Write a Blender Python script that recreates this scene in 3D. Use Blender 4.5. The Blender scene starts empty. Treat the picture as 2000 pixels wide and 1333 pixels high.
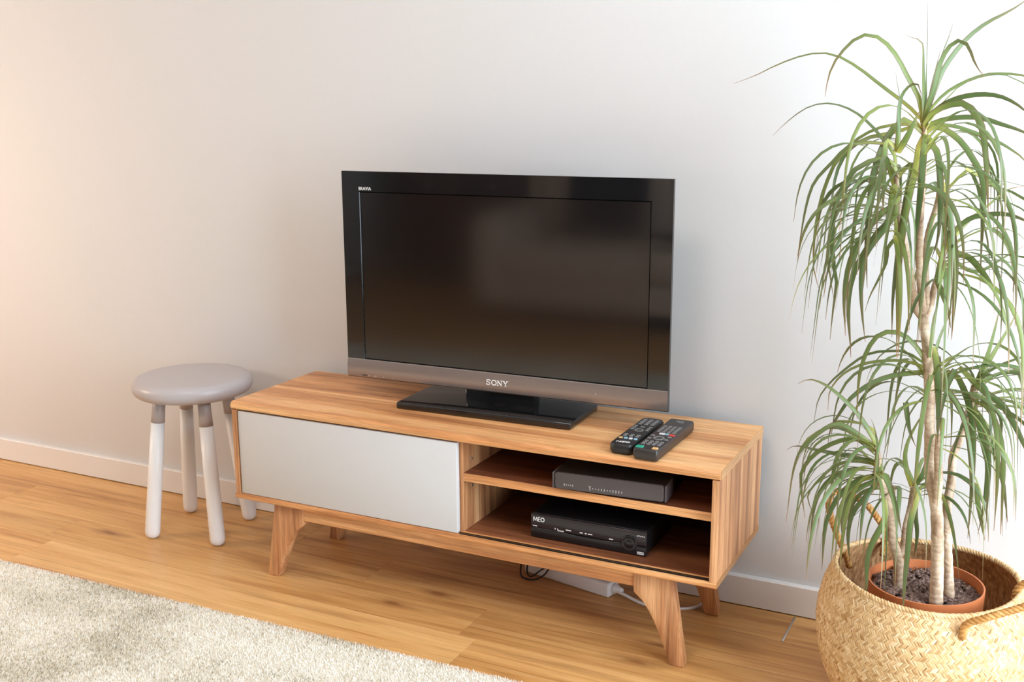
import bpy, bmesh, math, random
import numpy as np
from mathutils import Vector, Matrix

random.seed(7)
rng = np.random.default_rng(7)
scene = bpy.context.scene
C = scene.collection
PI = math.pi

# ------------------------------------------------------------------ camera
F_PX = 2144.07
CAM = Vector((1.73951, -2.35386, 1.13653))
YAW, PITCH, ROLL = -0.46195, 0.21283, -0.00437
cam_data = bpy.data.cameras.new('camera')
cam = bpy.data.objects.new('camera', cam_data)
C.objects.link(cam)
cam_data.sensor_width = 36.0
cam_data.lens = F_PX / 2000.0 * 36.0
cam_data.clip_start = 0.02
_f = Vector((math.sin(YAW) * math.cos(PITCH), math.cos(YAW) * math.cos(PITCH), -math.sin(PITCH)))
_r = Vector((math.cos(YAW), -math.sin(YAW), 0))
_u = _r.cross(_f)
_r2 = math.cos(ROLL) * _r + math.sin(ROLL) * _u
_u2 = -math.sin(ROLL) * _r + math.cos(ROLL) * _u
cam.matrix_world = Matrix(((_r2.x, _u2.x, -_f.x, CAM.x), (_r2.y, _u2.y, -_f.y, CAM.y),
                           (_r2.z, _u2.z, -_f.z, CAM.z), (0, 0, 0, 1)))
scene.camera = cam

# ------------------------------------------------------------------ exposure, world, big lights
vs = scene.view_settings
vs.view_transform = 'Standard'
vs.look = 'None'
vs.exposure = 0.08
vs.gamma = 1.0
vs.use_curve_mapping = False

world = bpy.data.worlds.new('sky')
scene.world = world
world.use_nodes = True
bg = world.node_tree.nodes['Background']
bg.inputs[0].default_value = (0.80, 0.90, 1.0, 1)
bg.inputs[1].default_value = 1.5

RX0, RX1, RY0, RY1, RZ = -2.3, 3.20, -4.9, 0.0, 2.6      # the room
WIN_Y0, WIN_Y1, WIN_Z0, WIN_Z1 = -2.00, -0.25, 0.12, 2.28   # balcony window in the right wall


def area_light(name, loc, rot, sx, sy, power, col, shape='RECTANGLE'):
    d = bpy.data.lights.new(name, 'AREA')
    d.shape = shape
    d.size = sx
    if shape in ('RECTANGLE', 'ELLIPSE'):
        d.size_y = sy
    d.energy = power
    d.color = col
    o = bpy.data.objects.new(name, d)
    C.objects.link(o)
    o.location = loc
    o.rotation_euler = rot
    return o


# daylight falling through the balcony window in the right wall
area_light('window_daylight', (RX1 + 0.10, (WIN_Y0 + WIN_Y1) / 2, (WIN_Z0 + WIN_Z1) / 2), (0, PI / 2, 0),
           WIN_Z1 - WIN_Z0, WIN_Y1 - WIN_Y0, 150, (0.74, 0.87, 1.0))
CEIL_LAMP = (0.70, -1.95, 2.50)
CEIL_POWER = 17
FLOOR_LAMP = (-1.58, -1.12)
FLOOR_GLOW = 58.0


# ------------------------------------------------------------------ helpers
def lin(r, g, b):
    def f(c):
        c /= 255.0
        return c / 12.92 if c <= 0.04045 else ((c + 0.055) / 1.055) ** 2.4
    return (f(r), f(g), f(b), 1.0)


class NT:
    """small helper around a material node tree"""

    def __init__(self, name, rough=0.5, spec=0.5):
        self.m = bpy.data.materials.new(name)
        self.m.use_nodes = True
        self.t = self.m.node_tree
        self.n = self.t.nodes
        self.b = self.n['Principled BSDF']
        self.b.inputs['Roughness'].default_value = rough
        self.b.inputs['Specular IOR Level'].default_value = spec

    def add(self, kind, **kw):
        nd = self.n.new(kind)
        for k, v in kw.items():
            if hasattr(nd, k):
                setattr(nd, k, v)
            else:
                nd.inputs[k].default_value = v
        return nd

    def link(self, a, b):
        self.t.links.new(a, b)

    def coords(self, scale, rnd=False, kind='Object'):
        tc = self.add('ShaderNodeTexCoord')
        mp = self.add('ShaderNodeMapping')
        mp.inputs['Scale'].default_value = scale
        self.link(tc.outputs[kind], mp.inputs['Vector'])
        if rnd:
            oi = self.add('ShaderNodeObjectInfo')
            mul = self.add('ShaderNodeMath', operation='MULTIPLY')
            mul.inputs[1].default_value = 37.0
            self.link(oi.outputs['Random'], mul.inputs[0])
            cb = self.add('ShaderNodeCombineXYZ')
            for i in range(3):
                self.link(mul.outputs[0], cb.inputs[i])
            self.link(cb.outputs[0], mp.inputs['Location'])
        return mp.outputs[0]

    def noise(self, vec, scale=1.0, detail=3.0, rough=0.5, dist=0.0):
        nd = self.add('ShaderNodeTexNoise')
        nd.inputs['Scale'].default_value = scale
        nd.inputs['Detail'].default_value = detail
        nd.inputs['Roughness'].default_value = rough
        nd.inputs['Distortion'].default_value = dist
        self.link(vec, nd.inputs['Vector'])
        return nd.outputs['Fac']

    def ramp(self, fac, stops):
        r = self.add('ShaderNodeValToRGB')
        els = r.color_ramp.elements
        while len(els) < len(stops):
            els.new(0.5)
        for e, (p, c) in zip(els, stops):
            e.position = p
            e.color = c
        self.link(fac, r.inputs['Fac'])
        return r.outputs['Color']

    def mix(self, a, b, fac, mode='MIX'):
        m = self.add('ShaderNodeMix')
        m.data_type = 'RGBA'
        m.blend_type = mode
        for sock, v in ((m.inputs['Factor'], fac), (m.inputs['A'], a), (m.inputs['B'], b)):
            pass
        ins = {'f': m.inputs[0], 'a': m.inputs[6], 'b': m.inputs[7]}
        for k, v in (('f', fac), ('a', a), ('b', b)):
            if hasattr(v, 'is_output'):
                self.link(v, ins[k])
            else:
                ins[k].default_value = v
        return m.outputs[2]

    def color(self, v):
        if hasattr(v, 'is_output'):
            self.link(v, self.b.inputs['Base Color'])
        else:
            self.b.inputs['Base Color'].default_value = v

    def bump(self, height, strength=0.2, dist=0.001):
        bp = self.add('ShaderNodeBump')
        bp.inputs['Strength'].default_value = strength
        bp.inputs['Distance'].default_value = dist
        self.link(height, bp.inputs['Height'])
        self.link(bp.outputs[0], self.b.inputs['Normal'])


def plain(name, col, rough=0.5, spec=0.5, metal=0.0, coat=0.0):
    k = NT(name, rough, spec)
    v = k.coords((60, 60, 60))
    n = k.noise(v, 1.0, 2.0)
    k.color(k.mix(col, tuple(c * 0.975 for c in col[:3]) + (1,), n))
    k.b.inputs['Metallic'].default_value = metal
    k.b.inputs['Coat Weight'].default_value = coat
    return k.m


def wood(name, axis, dark, mid, light, rough=0.38, band=16.0, rnd=True, fine=1.0, bandmix=0.55):
    """streaky wood, grain along the object's local axis"""
    k = NT(name, rough, 0.4)

    def sc(g, c):
        v = [c, c, c]
        v[axis] = g
        return tuple(v)
    v1 = k.coords(sc(0.9, band), rnd)
    n1 = k.noise(v1, 1.0, 2.0, 0.5, 0.35)
    v2 = k.coords(sc(2.2, 60.0), rnd)
    n2 = k.noise(v2, 1.0, 4.0, 0.6, 0.6)
    v3 = k.coords(sc(14.0, 520.0), rnd)
    n3 = k.noise(v3, 1.0, 2.0, 0.6)
    c1 = k.ramp(n1, [(0.34, dark), (0.5, mid), (0.66, light)])
    c2 = k.ramp(n2, [(0.34, dark), (0.5, mid), (0.66, light)])
    c = k.mix(c1, c2, 1 - bandmix)
    g3 = k.ramp(n3, [(0.34, (0.60, 0.54, 0.50, 1)), (0.60, (1.06, 1.05, 1.04, 1))])
    c = k.mix(c, g3, 0.62 * fine, 'MULTIPLY')
    k.color(c)
    k.bump(n3, 0.12, 0.0006)
    return k.m


def finish(me, mat, smooth):
    if mat is not None:
        me.materials.append(mat)
    if smooth:
        me.polygons.foreach_set('use_smooth', [True] * len(me.polygons))
    me.update()


def obj(name, me, parent=None, loc=None, rot=None):
    o = bpy.data.objects.new(name, me)
    C.objects.link(o)
    if parent is not None:
        o.parent = parent
    base = Vector((0, 0, 0))
    q = parent
    while q is not None:
        base += Vector(q.location)
        q = q.parent
    o.location = Vector(loc if loc is not None else (0, 0, 0)) - base
    if rot is not None:
        o.rotation_euler = rot
    return o


def tag(o, label=None, cat=None, group=None, kind=None):
    if label:
        o['label'] = label
    if cat:
        o['category'] = cat
    if group:
        o['group'] = group
    if kind:
        o['kind'] = kind
    return o


def thing(name, label, cat, loc=(0, 0, 0), rotz=0.0, group=None):
    o = obj(name, None, None, loc, (0, 0, rotz))
    o.empty_display_size = 0.05
    return tag(o, label, cat, group)


def auto_smooth(me, angle=40):
    me.polygons.foreach_set('use_smooth', [True] * len(me.polygons))
    me.set_sharp_from_angle(angle=math.radians(angle))


def bm_mesh(bm, name, mat, smooth=False, angle=None):
    bmesh.ops.recalc_face_normals(bm, faces=bm.faces)
    me = bpy.data.meshes.new(name)
    bm.to_mesh(me)
    bm.free()
    finish(me, mat, smooth)
    if angle:
        auto_smooth(me, angle)
    return me


def box_mesh(name, size, mat, bev=0.0, seg=2, centre=(0, 0, 0)):
    bm = bmesh.new()
    bmesh.ops.create_cube(bm, size=1.0)
    for v in bm.verts:
        v.co = Vector((v.co.x * size[0] + centre[0], v.co.y * size[1] + centre[1], v.co.z * size[2] + centre[2]))
    if bev > 0:
        bmesh.ops.bevel(bm, geom=bm.edges[:], offset=bev, segments=seg, affect='EDGES', profile=0.5)
    return bm_mesh(bm, name, mat, False, 45 if bev > 0 else None)


def box(name, lo, hi, mat, parent=None, bev=0.0, seg=2):
    """box between two corners, its origin in its own centre"""
    c = [(a + b) / 2 for a, b in zip(lo, hi)]
    s = [abs(b - a) for a, b in zip(lo, hi)]
    return obj(name, box_mesh(name, s, mat, bev, seg), parent, c)


def lathe_mesh(name, prof, mat, n=48, smooth=True, angle=50, close=False):
    """prof: list of (r, z) from bottom to top"""
    vs_, fs = [], []
    for r, z in prof:
        for i in range(n):
            a = 2 * PI * i / n
            vs_.append((r * math.cos(a), r * math.sin(a), z))
    for j in range(len(prof) - 1):
        for i in range(n):
            a, b = j * n + i, j * n + (i + 1) % n
            fs.append((a, b, b + n, a + n))
    if prof[0][0] > 1e-6 and not close:
        fs.append(tuple(reversed(range(n))))
    if prof[-1][0] > 1e-6 and not close:
        fs.append(tuple(range((len(prof) - 1) * n, len(prof) * n)))
    if close:
        m = len(prof) - 1
        for i in range(n):
            a, b = m * n + i, m * n + (i + 1) % n
            fs.append((a, b, (i + 1) % n, i))
    me = bpy.data.meshes.new(name)
    me.from_pydata(vs_, [], fs)
    bm = bmesh.new()
    bm.from_mesh(me)
    bmesh.ops.remove_doubles(bm, verts=bm.verts, dist=1e-6)
    bmesh.ops.recalc_face_normals(bm, faces=bm.faces)
    bm.to_mesh(me)
    bm.free()
    finish(me, mat, smooth)
    if smooth and angle:
        auto_smooth(me, angle)
    return me


def catmull(pts, n):
    """smooth resampling of a polyline to n+1 points"""
    P = [Vector(p) for p in pts]
    P = [P[0] * 2 - P[1]] + P + [P[-1] * 2 - P[-2]]
    dense = []
    for i in range(1, len(P) - 2):
        for k in range(10):
            t = k / 10
            a, b, c, d = P[i - 1], P[i], P[i + 1], P[i + 2]
            dense.append(0.5 * ((2 * b) + (c - a) * t + (2 * a - 5 * b + 4 * c - d) * t * t + (3 * b - a - 3 * c + d) * t ** 3))
    dense.append(P[-2].copy())
    s = [0.0]
    for a, b in zip(dense, dense[1:]):
        s.append(s[-1] + (b - a).length)
    out, j = [], 0
    for i in range(n + 1):
        t = s[-1] * i / n
        while j < len(s) - 2 and s[j + 1] < t:
            j += 1
        u = (t - s[j]) / max(1e-9, s[j + 1] - s[j])
        out.append(dense[j].lerp(dense[j + 1], min(1, max(0, u))))
    return out


def frames(P):
    T = [(P[min(i + 1, len(P) - 1)] - P[max(i - 1, 0)]).normalized() for i in range(len(P))]
    up = Vector((0, 0, 1)) if abs(T[0].z) < 0.9 else Vector((1, 0, 0))
    Nn = (up - T[0] * up.dot(T[0])).normalized()
    out = []
    for t in T:
        Nn = (Nn - t * Nn.dot(t)).normalized()
        out.append((t, Nn, t.cross(Nn)))
    return out


def tube_data(P, radii, k=8, cap=True):
    fr = frames(P)
    vs_, fs = [], []
    for p, r, (t, a, b) in zip(P, radii, fr):
        for i in range(k):
            an = 2 * PI * i / k
            vs_.append(tuple(p + (a * math.cos(an) + b * math.sin(an)) * r))
    for j in range(len(P) - 1):
        for i in range(k):
            a, b = j * k + i, j * k + (i + 1) % k
            fs.append((a, b, b + k, a + k))
    if cap:
        fs.append(tuple(reversed(range(k))))
        fs.append(tuple(range((len(P) - 1) * k, len(P) * k)))
    return vs_, fs


def tube_mesh(name, P, radii, mat, k=8):
    v, f = tube_data(P, radii, k)
    me = bpy.data.meshes.new(name)
    me.from_pydata(v, [], f)
    finish(me, mat, True)
    return me


def join_data(parts):
    V, Fc, o = [], [], 0
    for v, f in parts:
        V += v
        Fc += [tuple(i + o for i in q) for q in f]
        o += len(v)
    return V, Fc


def prism_mesh(name, poly, y0, y1, mat, bev=0.0, seg=2):
    """poly in (x, z), extruded along y"""
    bm = bmesh.new()
    a = [bm.verts.new((x, y0, z)) for x, z in poly]
    b = [bm.verts.new((x, y1, z)) for x, z in poly]
    n = len(poly)
    bm.faces.new(a)
    bm.faces.new(list(reversed(b)))
    for i in range(n):
        bm.faces.new((a[i], b[i], b[(i + 1) % n], a[(i + 1) % n]))
    bmesh.ops.recalc_face_normals(bm, faces=bm.faces)
    if bev > 0:
        es = [e for e in bm.edges if len(e.link_faces) == 2 and e.calc_face_angle(0) > 0.6]
        bmesh.ops.bevel(bm, geom=es, offset=bev, segments=seg, affect='EDGES', profile=0.5)
    return bm_mesh(bm, name, mat, False, 35)


def text_mesh(name, s, size, mat, extrude=0.0004, sx=1.0, align='LEFT'):
    cu = bpy.data.curves.new('print', 'FONT')
    cu.body = s
    cu.size = size
    cu.extrude = extrude
    cu.align_x = align
    t = bpy.data.objects.new('print', cu)
    C.objects.link(t)
    bpy.context.view_layer.update()
    dg = bpy.context.evaluated_depsgraph_get()
    me = bpy.data.meshes.new_from_object(t.evaluated_get(dg))
    bpy.data.objects.remove(t)
    bpy.data.curves.remove(cu)
    me.materials.clear()
    for v in me.vertices:
        v.co.x *= sx
    me.name = name
    finish(me, mat, False)
    return me


def ribbon(pts, w, z0=0.0, z1=0.0006):
    """flat stroke in the xy plane, a little thick in z; returns (verts, faces)"""
    P = [Vector((a, b)) for a, b in pts]
    L, Rr = [], []
    for i, p in enumerate(P):
        d = (P[min(i + 1, len(P) - 1)] - P[max(i - 1, 0)]).normalized()
        n = Vector((-d.y, d.x)) * (w / 2)
        L.append(p + n)
        Rr.append(p - n)
    v = [(q.x, q.y, z1) for q in L] + [(q.x, q.y, z1) for q in Rr] + [(q.x, q.y, z0) for q in L] + [(q.x, q.y, z0) for q in Rr]
    n = len(P)
    f = []
    for i in range(n - 1):
        f.append((i, n + i, n + i + 1, i + 1))
        f.append((i, i + 1, 2 * n + i + 1, 2 * n + i))
        f.append((n + i, 3 * n + i, 3 * n + i + 1, n + i + 1))
    f.append((0, 2 * n, 3 * n, n))
    f.append((n - 1, 2 * n - 1, 4 * n - 1, 3 * n - 1))
    return v, f


def data_mesh(name, data, mat, smooth=False):
    me = bpy.data.meshes.new(name)
    me.from_pydata(data[0], [], data[1])
    finish(me, mat, smooth)
    return me


def vnoise(x, y, seed=0):
    """value noise on arrays, 0..1"""
    r = np.random.default_rng(seed).random((64, 64))
    xi, yi = np.floor(x).astype(int), np.floor(y).astype(int)
    fx, fy = x - xi, y - yi
    fx, fy = fx * fx * (3 - 2 * fx), fy * fy * (3 - 2 * fy)
    g = lambda a, b: r[a % 64, b % 64]
    return (g(xi, yi) * (1 - fx) + g(xi + 1, yi) * fx) * (1 - fy) + (g(xi, yi + 1) * (1 - fx) + g(xi + 1, yi + 1) * fx) * fy

# ------------------------------------------------------------------ materials
def wall_paint(name, col):
    k = NT(name, 0.75, 0.25)
    v = k.coords((1, 1, 1))
    n = k.noise(v, 90.0, 4.0, 0.6)
    k.color(k.mix(col, tuple(c * 0.97 for c in col[:3]) + (1,), n))
    k.bump(n, 0.10, 0.002)
    return k.m


M_WALL = wall_paint('wall_paint', (0.67, 0.665, 0.66, 1))
M_WALL_F = wall_paint('taupe_wall_paint', lin(150, 136, 126))
M_CEIL = wall_paint('ceiling_paint', (0.80, 0.79, 0.78, 1))
M_TRIM = plain('white_trim_paint', (0.80, 0.78, 0.76, 1), 0.42, 0.4)

M_WOOD_X = wood('teak_along_width', 0, lin(148, 90, 52), lin(224, 158, 100), lin(250, 202, 144))
M_SHELF_SHADE = wood('shade_darkened_shelf_wood', 0, lin(76, 41, 27), lin(114, 66, 43), lin(142, 88, 60), rough=0.5)  # shelf wood darkened, the compartment's shade put into its colour
M_WOOD_Z = wood('teak_upright', 2, lin(126, 78, 48), lin(198, 140, 94), lin(234, 184, 134), band=24.0)
M_WOOD_Y = wood('teak_along_depth', 1, lin(170, 122, 76), lin(204, 154, 102), lin(222, 176, 124), band=20.0)
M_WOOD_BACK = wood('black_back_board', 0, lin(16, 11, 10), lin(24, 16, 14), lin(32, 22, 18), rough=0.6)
M_DOOR = plain('white_lacquer', (0.62, 0.61, 0.60, 1), 0.35, 0.45)
M_TRACK = plain('black_plastic_track', (0.008, 0.007, 0.007, 1), 0.4)
M_PIN = plain('nickel_pin', (0.6, 0.58, 0.55, 1), 0.35, 0.5, 0.9)


def oak_floor():
    k = NT('oak_plank', 0.34, 0.4)
    a = k.coords((0.7, 11, 11), True)
    n1 = k.noise(a, 1.0, 3.0, 0.55, 0.6)
    b = k.coords((2.4, 55, 55), True)
    n2 = k.noise(b, 1.0, 4.0, 0.6, 0.8)
    f = k.coords((16, 420, 420), True)
    n3 = k.noise(f, 1.0, 2.0, 0.6)
    oi = k.add('ShaderNodeObjectInfo')
    c1 = k.ramp(n1, [(0.28, lin(160, 106, 56)), (0.48, lin(206, 154, 92)), (0.72, lin(228, 184, 124))])
    c2 = k.ramp(n2, [(0.30, lin(150, 98, 52)), (0.48, lin(206, 154, 92)), (0.72, lin(230, 186, 126))])
    c = k.mix(c1, c2, 0.5)
    # knots: stretched dark spots with a ring of disturbed grain
    w = k.coords((2.1, 7.2, 7.2), True)
    vor = k.add('ShaderNodeTexVoronoi')
    vor.voronoi_dimensions = '2D'
    vor.inputs['Scale'].default_value = 1.0
    vor.inputs['Randomness'].default_value = 1.0
    wn = k.noise(k.coords((14, 40, 40), True), 1.0, 2.0)
    sc = k.add('ShaderNodeMath', operation='MULTIPLY_ADD')
    k.link(wn, sc.inputs[0])
    sc.inputs[1].default_value = 0.16
    k.link(vor.outputs['Distance'], sc.inputs[2])
    k.link(w, vor.inputs['Vector'])
    gate = k.add('ShaderNodeSeparateXYZ')
    k.link(vor.outputs['Color'], gate.inputs[0])
    gt = k.add('ShaderNodeMath', operation='GREATER_THAN')
    k.link(gate.outputs[0], gt.inputs[0])
    gt.inputs[1].default_value = 0.62
    kn = k.ramp(sc.outputs[0], [(0.10, (0.75, 0.75, 0.75, 1)), (0.15, (0.35, 0.35, 0.35, 1)), (0.26, (0, 0, 0, 1))])
    kg = k.add('ShaderNodeMath', operation='MULTIPLY')
    k.link(kn, kg.inputs[0])
    k.link(gt.outputs[0], kg.inputs[1])
    c = k.mix(c, lin(128, 76, 38), kg.outputs[0])
    tone = k.add('ShaderNodeMapRange')
    k.link(oi.outputs['Random'], tone.inputs[0])
    tone.inputs[3].default_value = 0.92
    tone.inputs[4].default_value = 1.08
    cb = k.add('ShaderNodeCombineXYZ')
    for i in range(3):
        k.link(tone.outputs[0], cb.inputs[i])
    c = k.mix(c, cb.outputs[0], 1.0, 'MULTIPLY')
    g3 = k.ramp(n3, [(0.3, (0.80, 0.77, 0.73, 1)), (0.62, (1.04, 1.04, 1.03, 1))])
    c = k.mix(c, g3, 0.55, 'MULTIPLY')
    k.color(c)
    k.bump(n3, 0.10, 0.0005)
    return k.m


M_OAK = oak_floor()
M_SUB = plain('dark_underlay', (0.02, 0.012, 0.008, 1), 0.9)
M_ALU = plain('brushed_metal_strip', (0.62, 0.62, 0.63, 1), 0.35, 0.5, 0.9)

# ------------------------------------------------------------------ the room
fl = obj('floor', box_mesh('floor', (RX1 - RX0 + 0.4, -RY0 + 0.4, 0.05), M_SUB), None,
         ((RX0 + RX1) / 2, RY0 / 2, -0.012 - 0.025))
tag(fl, kind='structure')


def plank_mesh(L, W, th=0.0118, c=0.0004):
    v = []
    for z, ins in ((-th, 0), (-c, 0), (0, c)):
        for sx, sy in ((-1, -1), (1, -1), (1, 1), (-1, 1)):
            v.append((sx * (L / 2 - ins), sy * (W / 2 - ins), z))
    f = [(3, 2, 1, 0), (8, 9, 10, 11)]
    for k in (0, 4):
        for i in range(4):
            f.append((k + i, k + (i + 1) % 4, k + 4 + (i + 1) % 4, k + 4 + i))
    me = bpy.data.meshes.new('plank')
    me.from_pydata(v, [], f)
    finish(me, M_OAK, False)
    return me


PL, PW, GAP = 1.285, 0.140, 0.0004
row_joint = {0: 1.287, 1: 0.30, 2: 0.645, 3: -0.595, 4: 0.98, 5: 0.15}
_pm = {}
y = -0.147
rows = [(-0.006, -0.147)]
while y > RY0 + 0.01:
    rows.append((y, max(RY0, y - PW)))
    y -= PW
for i, (ya, yb) in enumerate(rows):
    j = row_joint.get(i, rng.uniform(0, PL))
    x = j - PL * math.ceil((j - RX0) / PL)
    while x < RX1:
        xa, xb = max(x, RX0), min(x + PL, RX1)
        if xb - xa > 0.02:
            key = (round(xb - xa, 4), round(ya - yb, 4))
            if key not in _pm:
                _pm[key] = plank_mesh(key[0] - GAP, key[1] - GAP)
            obj('plank', _pm[key], fl, ((xa + xb) / 2, (ya + yb) / 2, 0))
        x += PL
# a thin metal joint strip in the row beside the wall
js = obj('joint_strip', box_mesh('joint_strip', (0.0045, 0.124, 0.002), M_ALU, 0.0004, 1), fl, (1.2885, -0.084, 0.0006))


def shell(name, boxes, mat, kind='structure'):
    bm = bmesh.new()
    for lo, hi in boxes:
        r = bmesh.ops.create_cube(bm, size=1.0)
        for v in r['verts']:
            v.co = Vector([(lo[k] + hi[k]) / 2 + v.co[k] * (hi[k] - lo[k]) for k in range(3)])
    return tag(obj(name, bm_mesh(bm, name, mat)), kind=kind)


T = 0.12
shell('wall_back', [((RX0 - T, 0, -0.05), (RX1 + T, T, RZ))], M_WALL)
shell('wall_left', [((RX0 - T, RY0 - T, -0.05), (RX0, 0, RZ))], M_WALL)
shell('wall_front', [((RX0, RY0 - T, -0.05), (RX1, RY0, RZ))], M_WALL_F)
shell('wall_right', [((RX1, RY0 - T, -0.05), (RX1 + T, WIN_Y0, RZ)), ((RX1, WIN_Y1, -0.05), (RX1 + T, 0, RZ)),
                     ((RX1, WIN_Y0, -0.05), (RX1 + T, WIN_Y1, WIN_Z0)), ((RX1, WIN_Y0, WIN_Z1), (RX1 + T, WIN_Y1, RZ))], M_WALL)
shell('ceiling', [((RX0 - T, RY0 - T, RZ), (RX1 + T, T, RZ + T))], M_CEIL)
BT, BH = 0.015, 0.0728


def base_mesh(name, L):
    """skirting board of length L along x, its back on y = 0, facing -y"""
    prof = [(0, 0.003), (-BT, 0.003), (-BT, BH - 0.0025), (-BT + 0.0025, BH), (0, BH)]
    v = [(sx * L / 2, y_, z_) for sx in (-1, 1) for y_, z_ in prof]
    n = len(prof)
    f = [tuple(range(n)), tuple(reversed(range(n, 2 * n)))] + [(i, i + n, (i + 1) % n + n, (i + 1) % n) for i in range(n)]
    bm = bmesh.new()
    me = bpy.data.meshes.new(name)
    me.from_pydata(v, [], f)
    bm.from_mesh(me)
    return bm_mesh(bm, name, M_TRIM)


tag(obj('baseboard_back', base_mesh('baseboard_back', RX1 - RX0), None, ((RX0 + RX1) / 2, -0.0003, 0)), kind='structure')
tag(obj('baseboard_left', base_mesh('baseboard_left', -RY0 - 0.04), None, (RX0 + 0.0003, RY0 / 2, 0), (0, 0, PI / 2)), kind='structure')
tag(obj('baseboard_front', base_mesh('baseboard_front', RX1 - RX0), None, ((RX0 + RX1) / 2, RY0 + 0.0003, 0), (0, 0, PI)), kind='structure')
# the balcony window out of frame on the right
wf = tag(shell('window_1', [((RX1 - 0.01, WIN_Y0, WIN_Z0), (RX1 + 0.06, WIN_Y0 + 0.05, WIN_Z1)), ((RX1 - 0.01, WIN_Y1 - 0.05, WIN_Z0), (RX1 + 0.06, WIN_Y1, WIN_Z1)),
                        ((RX1 - 0.01, WIN_Y0, WIN_Z0), (RX1 + 0.06, WIN_Y1, WIN_Z0 + 0.05)), ((RX1 - 0.01, WIN_Y0, WIN_Z1 - 0.05), (RX1 + 0.06, WIN_Y1, WIN_Z1)),
                        ((RX1, -1.25, WIN_Z0), (RX1 + 0.05, -1.20, WIN_Z1))], M_TRIM), kind='structure')

# ------------------------------------------------------------------ lamps (both out of frame)
M_BRASS = plain('dark_lamp_metal', (0.06, 0.055, 0.05, 1), 0.35, 0.5, 0.7)
M_BULB = NT('glowing_bulb').m
_b = M_BULB.node_tree.nodes['Principled BSDF']
_b.inputs['Emission Color'].default_value = (1.0, 0.76, 0.58, 1)
_b.inputs['Emission Strength'].default_value = FLOOR_GLOW
cl = thing('ceiling_lamp', 'round flush ceiling lamp with a white diffuser in the middle of the room', 'lamp', (CEIL_LAMP[0], CEIL_LAMP[1], RZ))
obj('base', lathe_mesh('base', [(0.0, -0.045), (0.36, -0.045), (0.37, -0.03), (0.37, -0.002), (0, -0.002)], M_TRIM), cl, (CEIL_LAMP[0], CEIL_LAMP[1], RZ))
ol = area_light('ceiling_lamp_light', (CEIL_LAMP[0], CEIL_LAMP[1], RZ - 0.05), (0, 0, 0), 0.70, 0.70, CEIL_POWER, (1.0, 0.91, 0.87), 'DISK')
fx, fy = FLOOR_LAMP
flp = thing('floor_lamp', 'floor lamp with a glowing round globe at the left end of the wall', 'lamp', (fx, fy, 0))
obj('base', lathe_mesh('base', [(0.0, 0.001), (0.14, 0.001), (0.14, 0.012), (0.02, 0.022), (0, 0.022)], M_BRASS), flp, (fx, fy, 0))
obj('pole', lathe_mesh('pole', [(0.0, 0.02), (0.011, 0.02), (0.011, 0.86), (0, 0.86)], M_BRASS, 12), flp, (fx, fy, 0))
obj('globe', lathe_mesh('globe', [(0.0, 0.84)] + [(0.12 * math.sin(a_), 0.96 - 0.12 * math.cos(a_)) for a_ in np.linspace(0.15, PI - 0.02, 20)] + [(0.0, 1.08)], M_BULB, 32), flp, (fx, fy, 0))

# ------------------------------------------------------------------ media cabinet
W, D, G = 1.2, 0.3409, 0.0366
YB, YF = -G, -G - D                      # back and front
ZB, ZT = 0.1977, 0.4423                  # bottom and top of the box
TT, TB, TS = 0.020, 0.013, 0.014         # thickness of top, bottom, sides
cab = thing('media_cabinet', 'low teak-toned media cabinet on splayed legs with a white sliding door', 'cabinet',
            (W / 2, (YB + YF) / 2, 0), 0.0035)


def panel(name, lo, hi, mat, bevels, parent=cab):
    """box with chosen edges rounded: bevels = list of (test on edge midpoint direction, offset, segments)"""
    c = Vector([(a + b) / 2 for a, b in zip(lo, hi)])
    s = Vector([b - a for a, b in zip(lo, hi)])
    bm = bmesh.new()
    bmesh.ops.create_cube(bm, size=1.0)
    for v in bm.verts:
        v.co = Vector((v.co.x * s.x, v.co.y * s.y, v.co.z * s.z))
    for dirs, off, seg in bevels:
        es = []
        for e in bm.edges:
            m = (e.verts[0].co + e.verts[1].co) / 2
            if all(abs(m[ax] - sg * s[ax] / 2) < 1e-5 for ax, sg in dirs):
                es.append(e)
        bmesh.ops.bevel(bm, geom=es, offset=off, segments=seg, affect='EDGES', profile=0.5)
    return obj(name, bm_mesh(bm, name, mat, False, 40), parent, c)


top = panel('top_panel', (0, YF, ZT - TT), (W, YB, ZT), M_WOOD_X, [(((1, -1), (2, 1)), 0.0112, 5), (((0, -1), (2, 1)), 0.003, 2), (((0, 1), (2, 1)), 0.0015, 2), (((1, -1), (2, -1)), 0.0075, 2)])
bot = panel('bottom_panel', (0, YF, ZB), (W, YB, ZB + TB), M_WOOD_X, [(((1, -1), (2, -1)), 0.004, 3), (((1, -1), (2, 1)), 0.002, 2)])
sl = panel('side_panel', (0, YF, ZB + TB), (TS, YB, ZT - TT), M_WOOD_Z, [(((0, -1), (1, -1)), 0.006, 3)])
sr = panel('side_panel', (W - TS, YF, ZB + TB), (W, YB, ZT - TT), M_WOOD_Z, [(((0, 1), (1, -1)), 0.006, 3)])
panel('edge_band', (W + 0.0001, YF + 0.009, ZT - TT), (W + 0.0012, YB, ZT - 0.0012), M_WOOD_Y, [], top)
panel('edge_band', (-0.0012, YF + 0.009, ZT - TT), (-0.0001, YB, ZT - 0.003), M_WOOD_Y, [], top)
panel('edge_band', (W + 0.0001, YF + 0.004, ZB + 0.0005), (W + 0.0012, YB, ZB + TB), M_WOOD_Y, [], bot)
panel('edge_band', (-0.0012, YF + 0.004, ZB + 0.0005), (-0.0001, YB, ZB + TB), M_WOOD_Y, [], bot)
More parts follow.
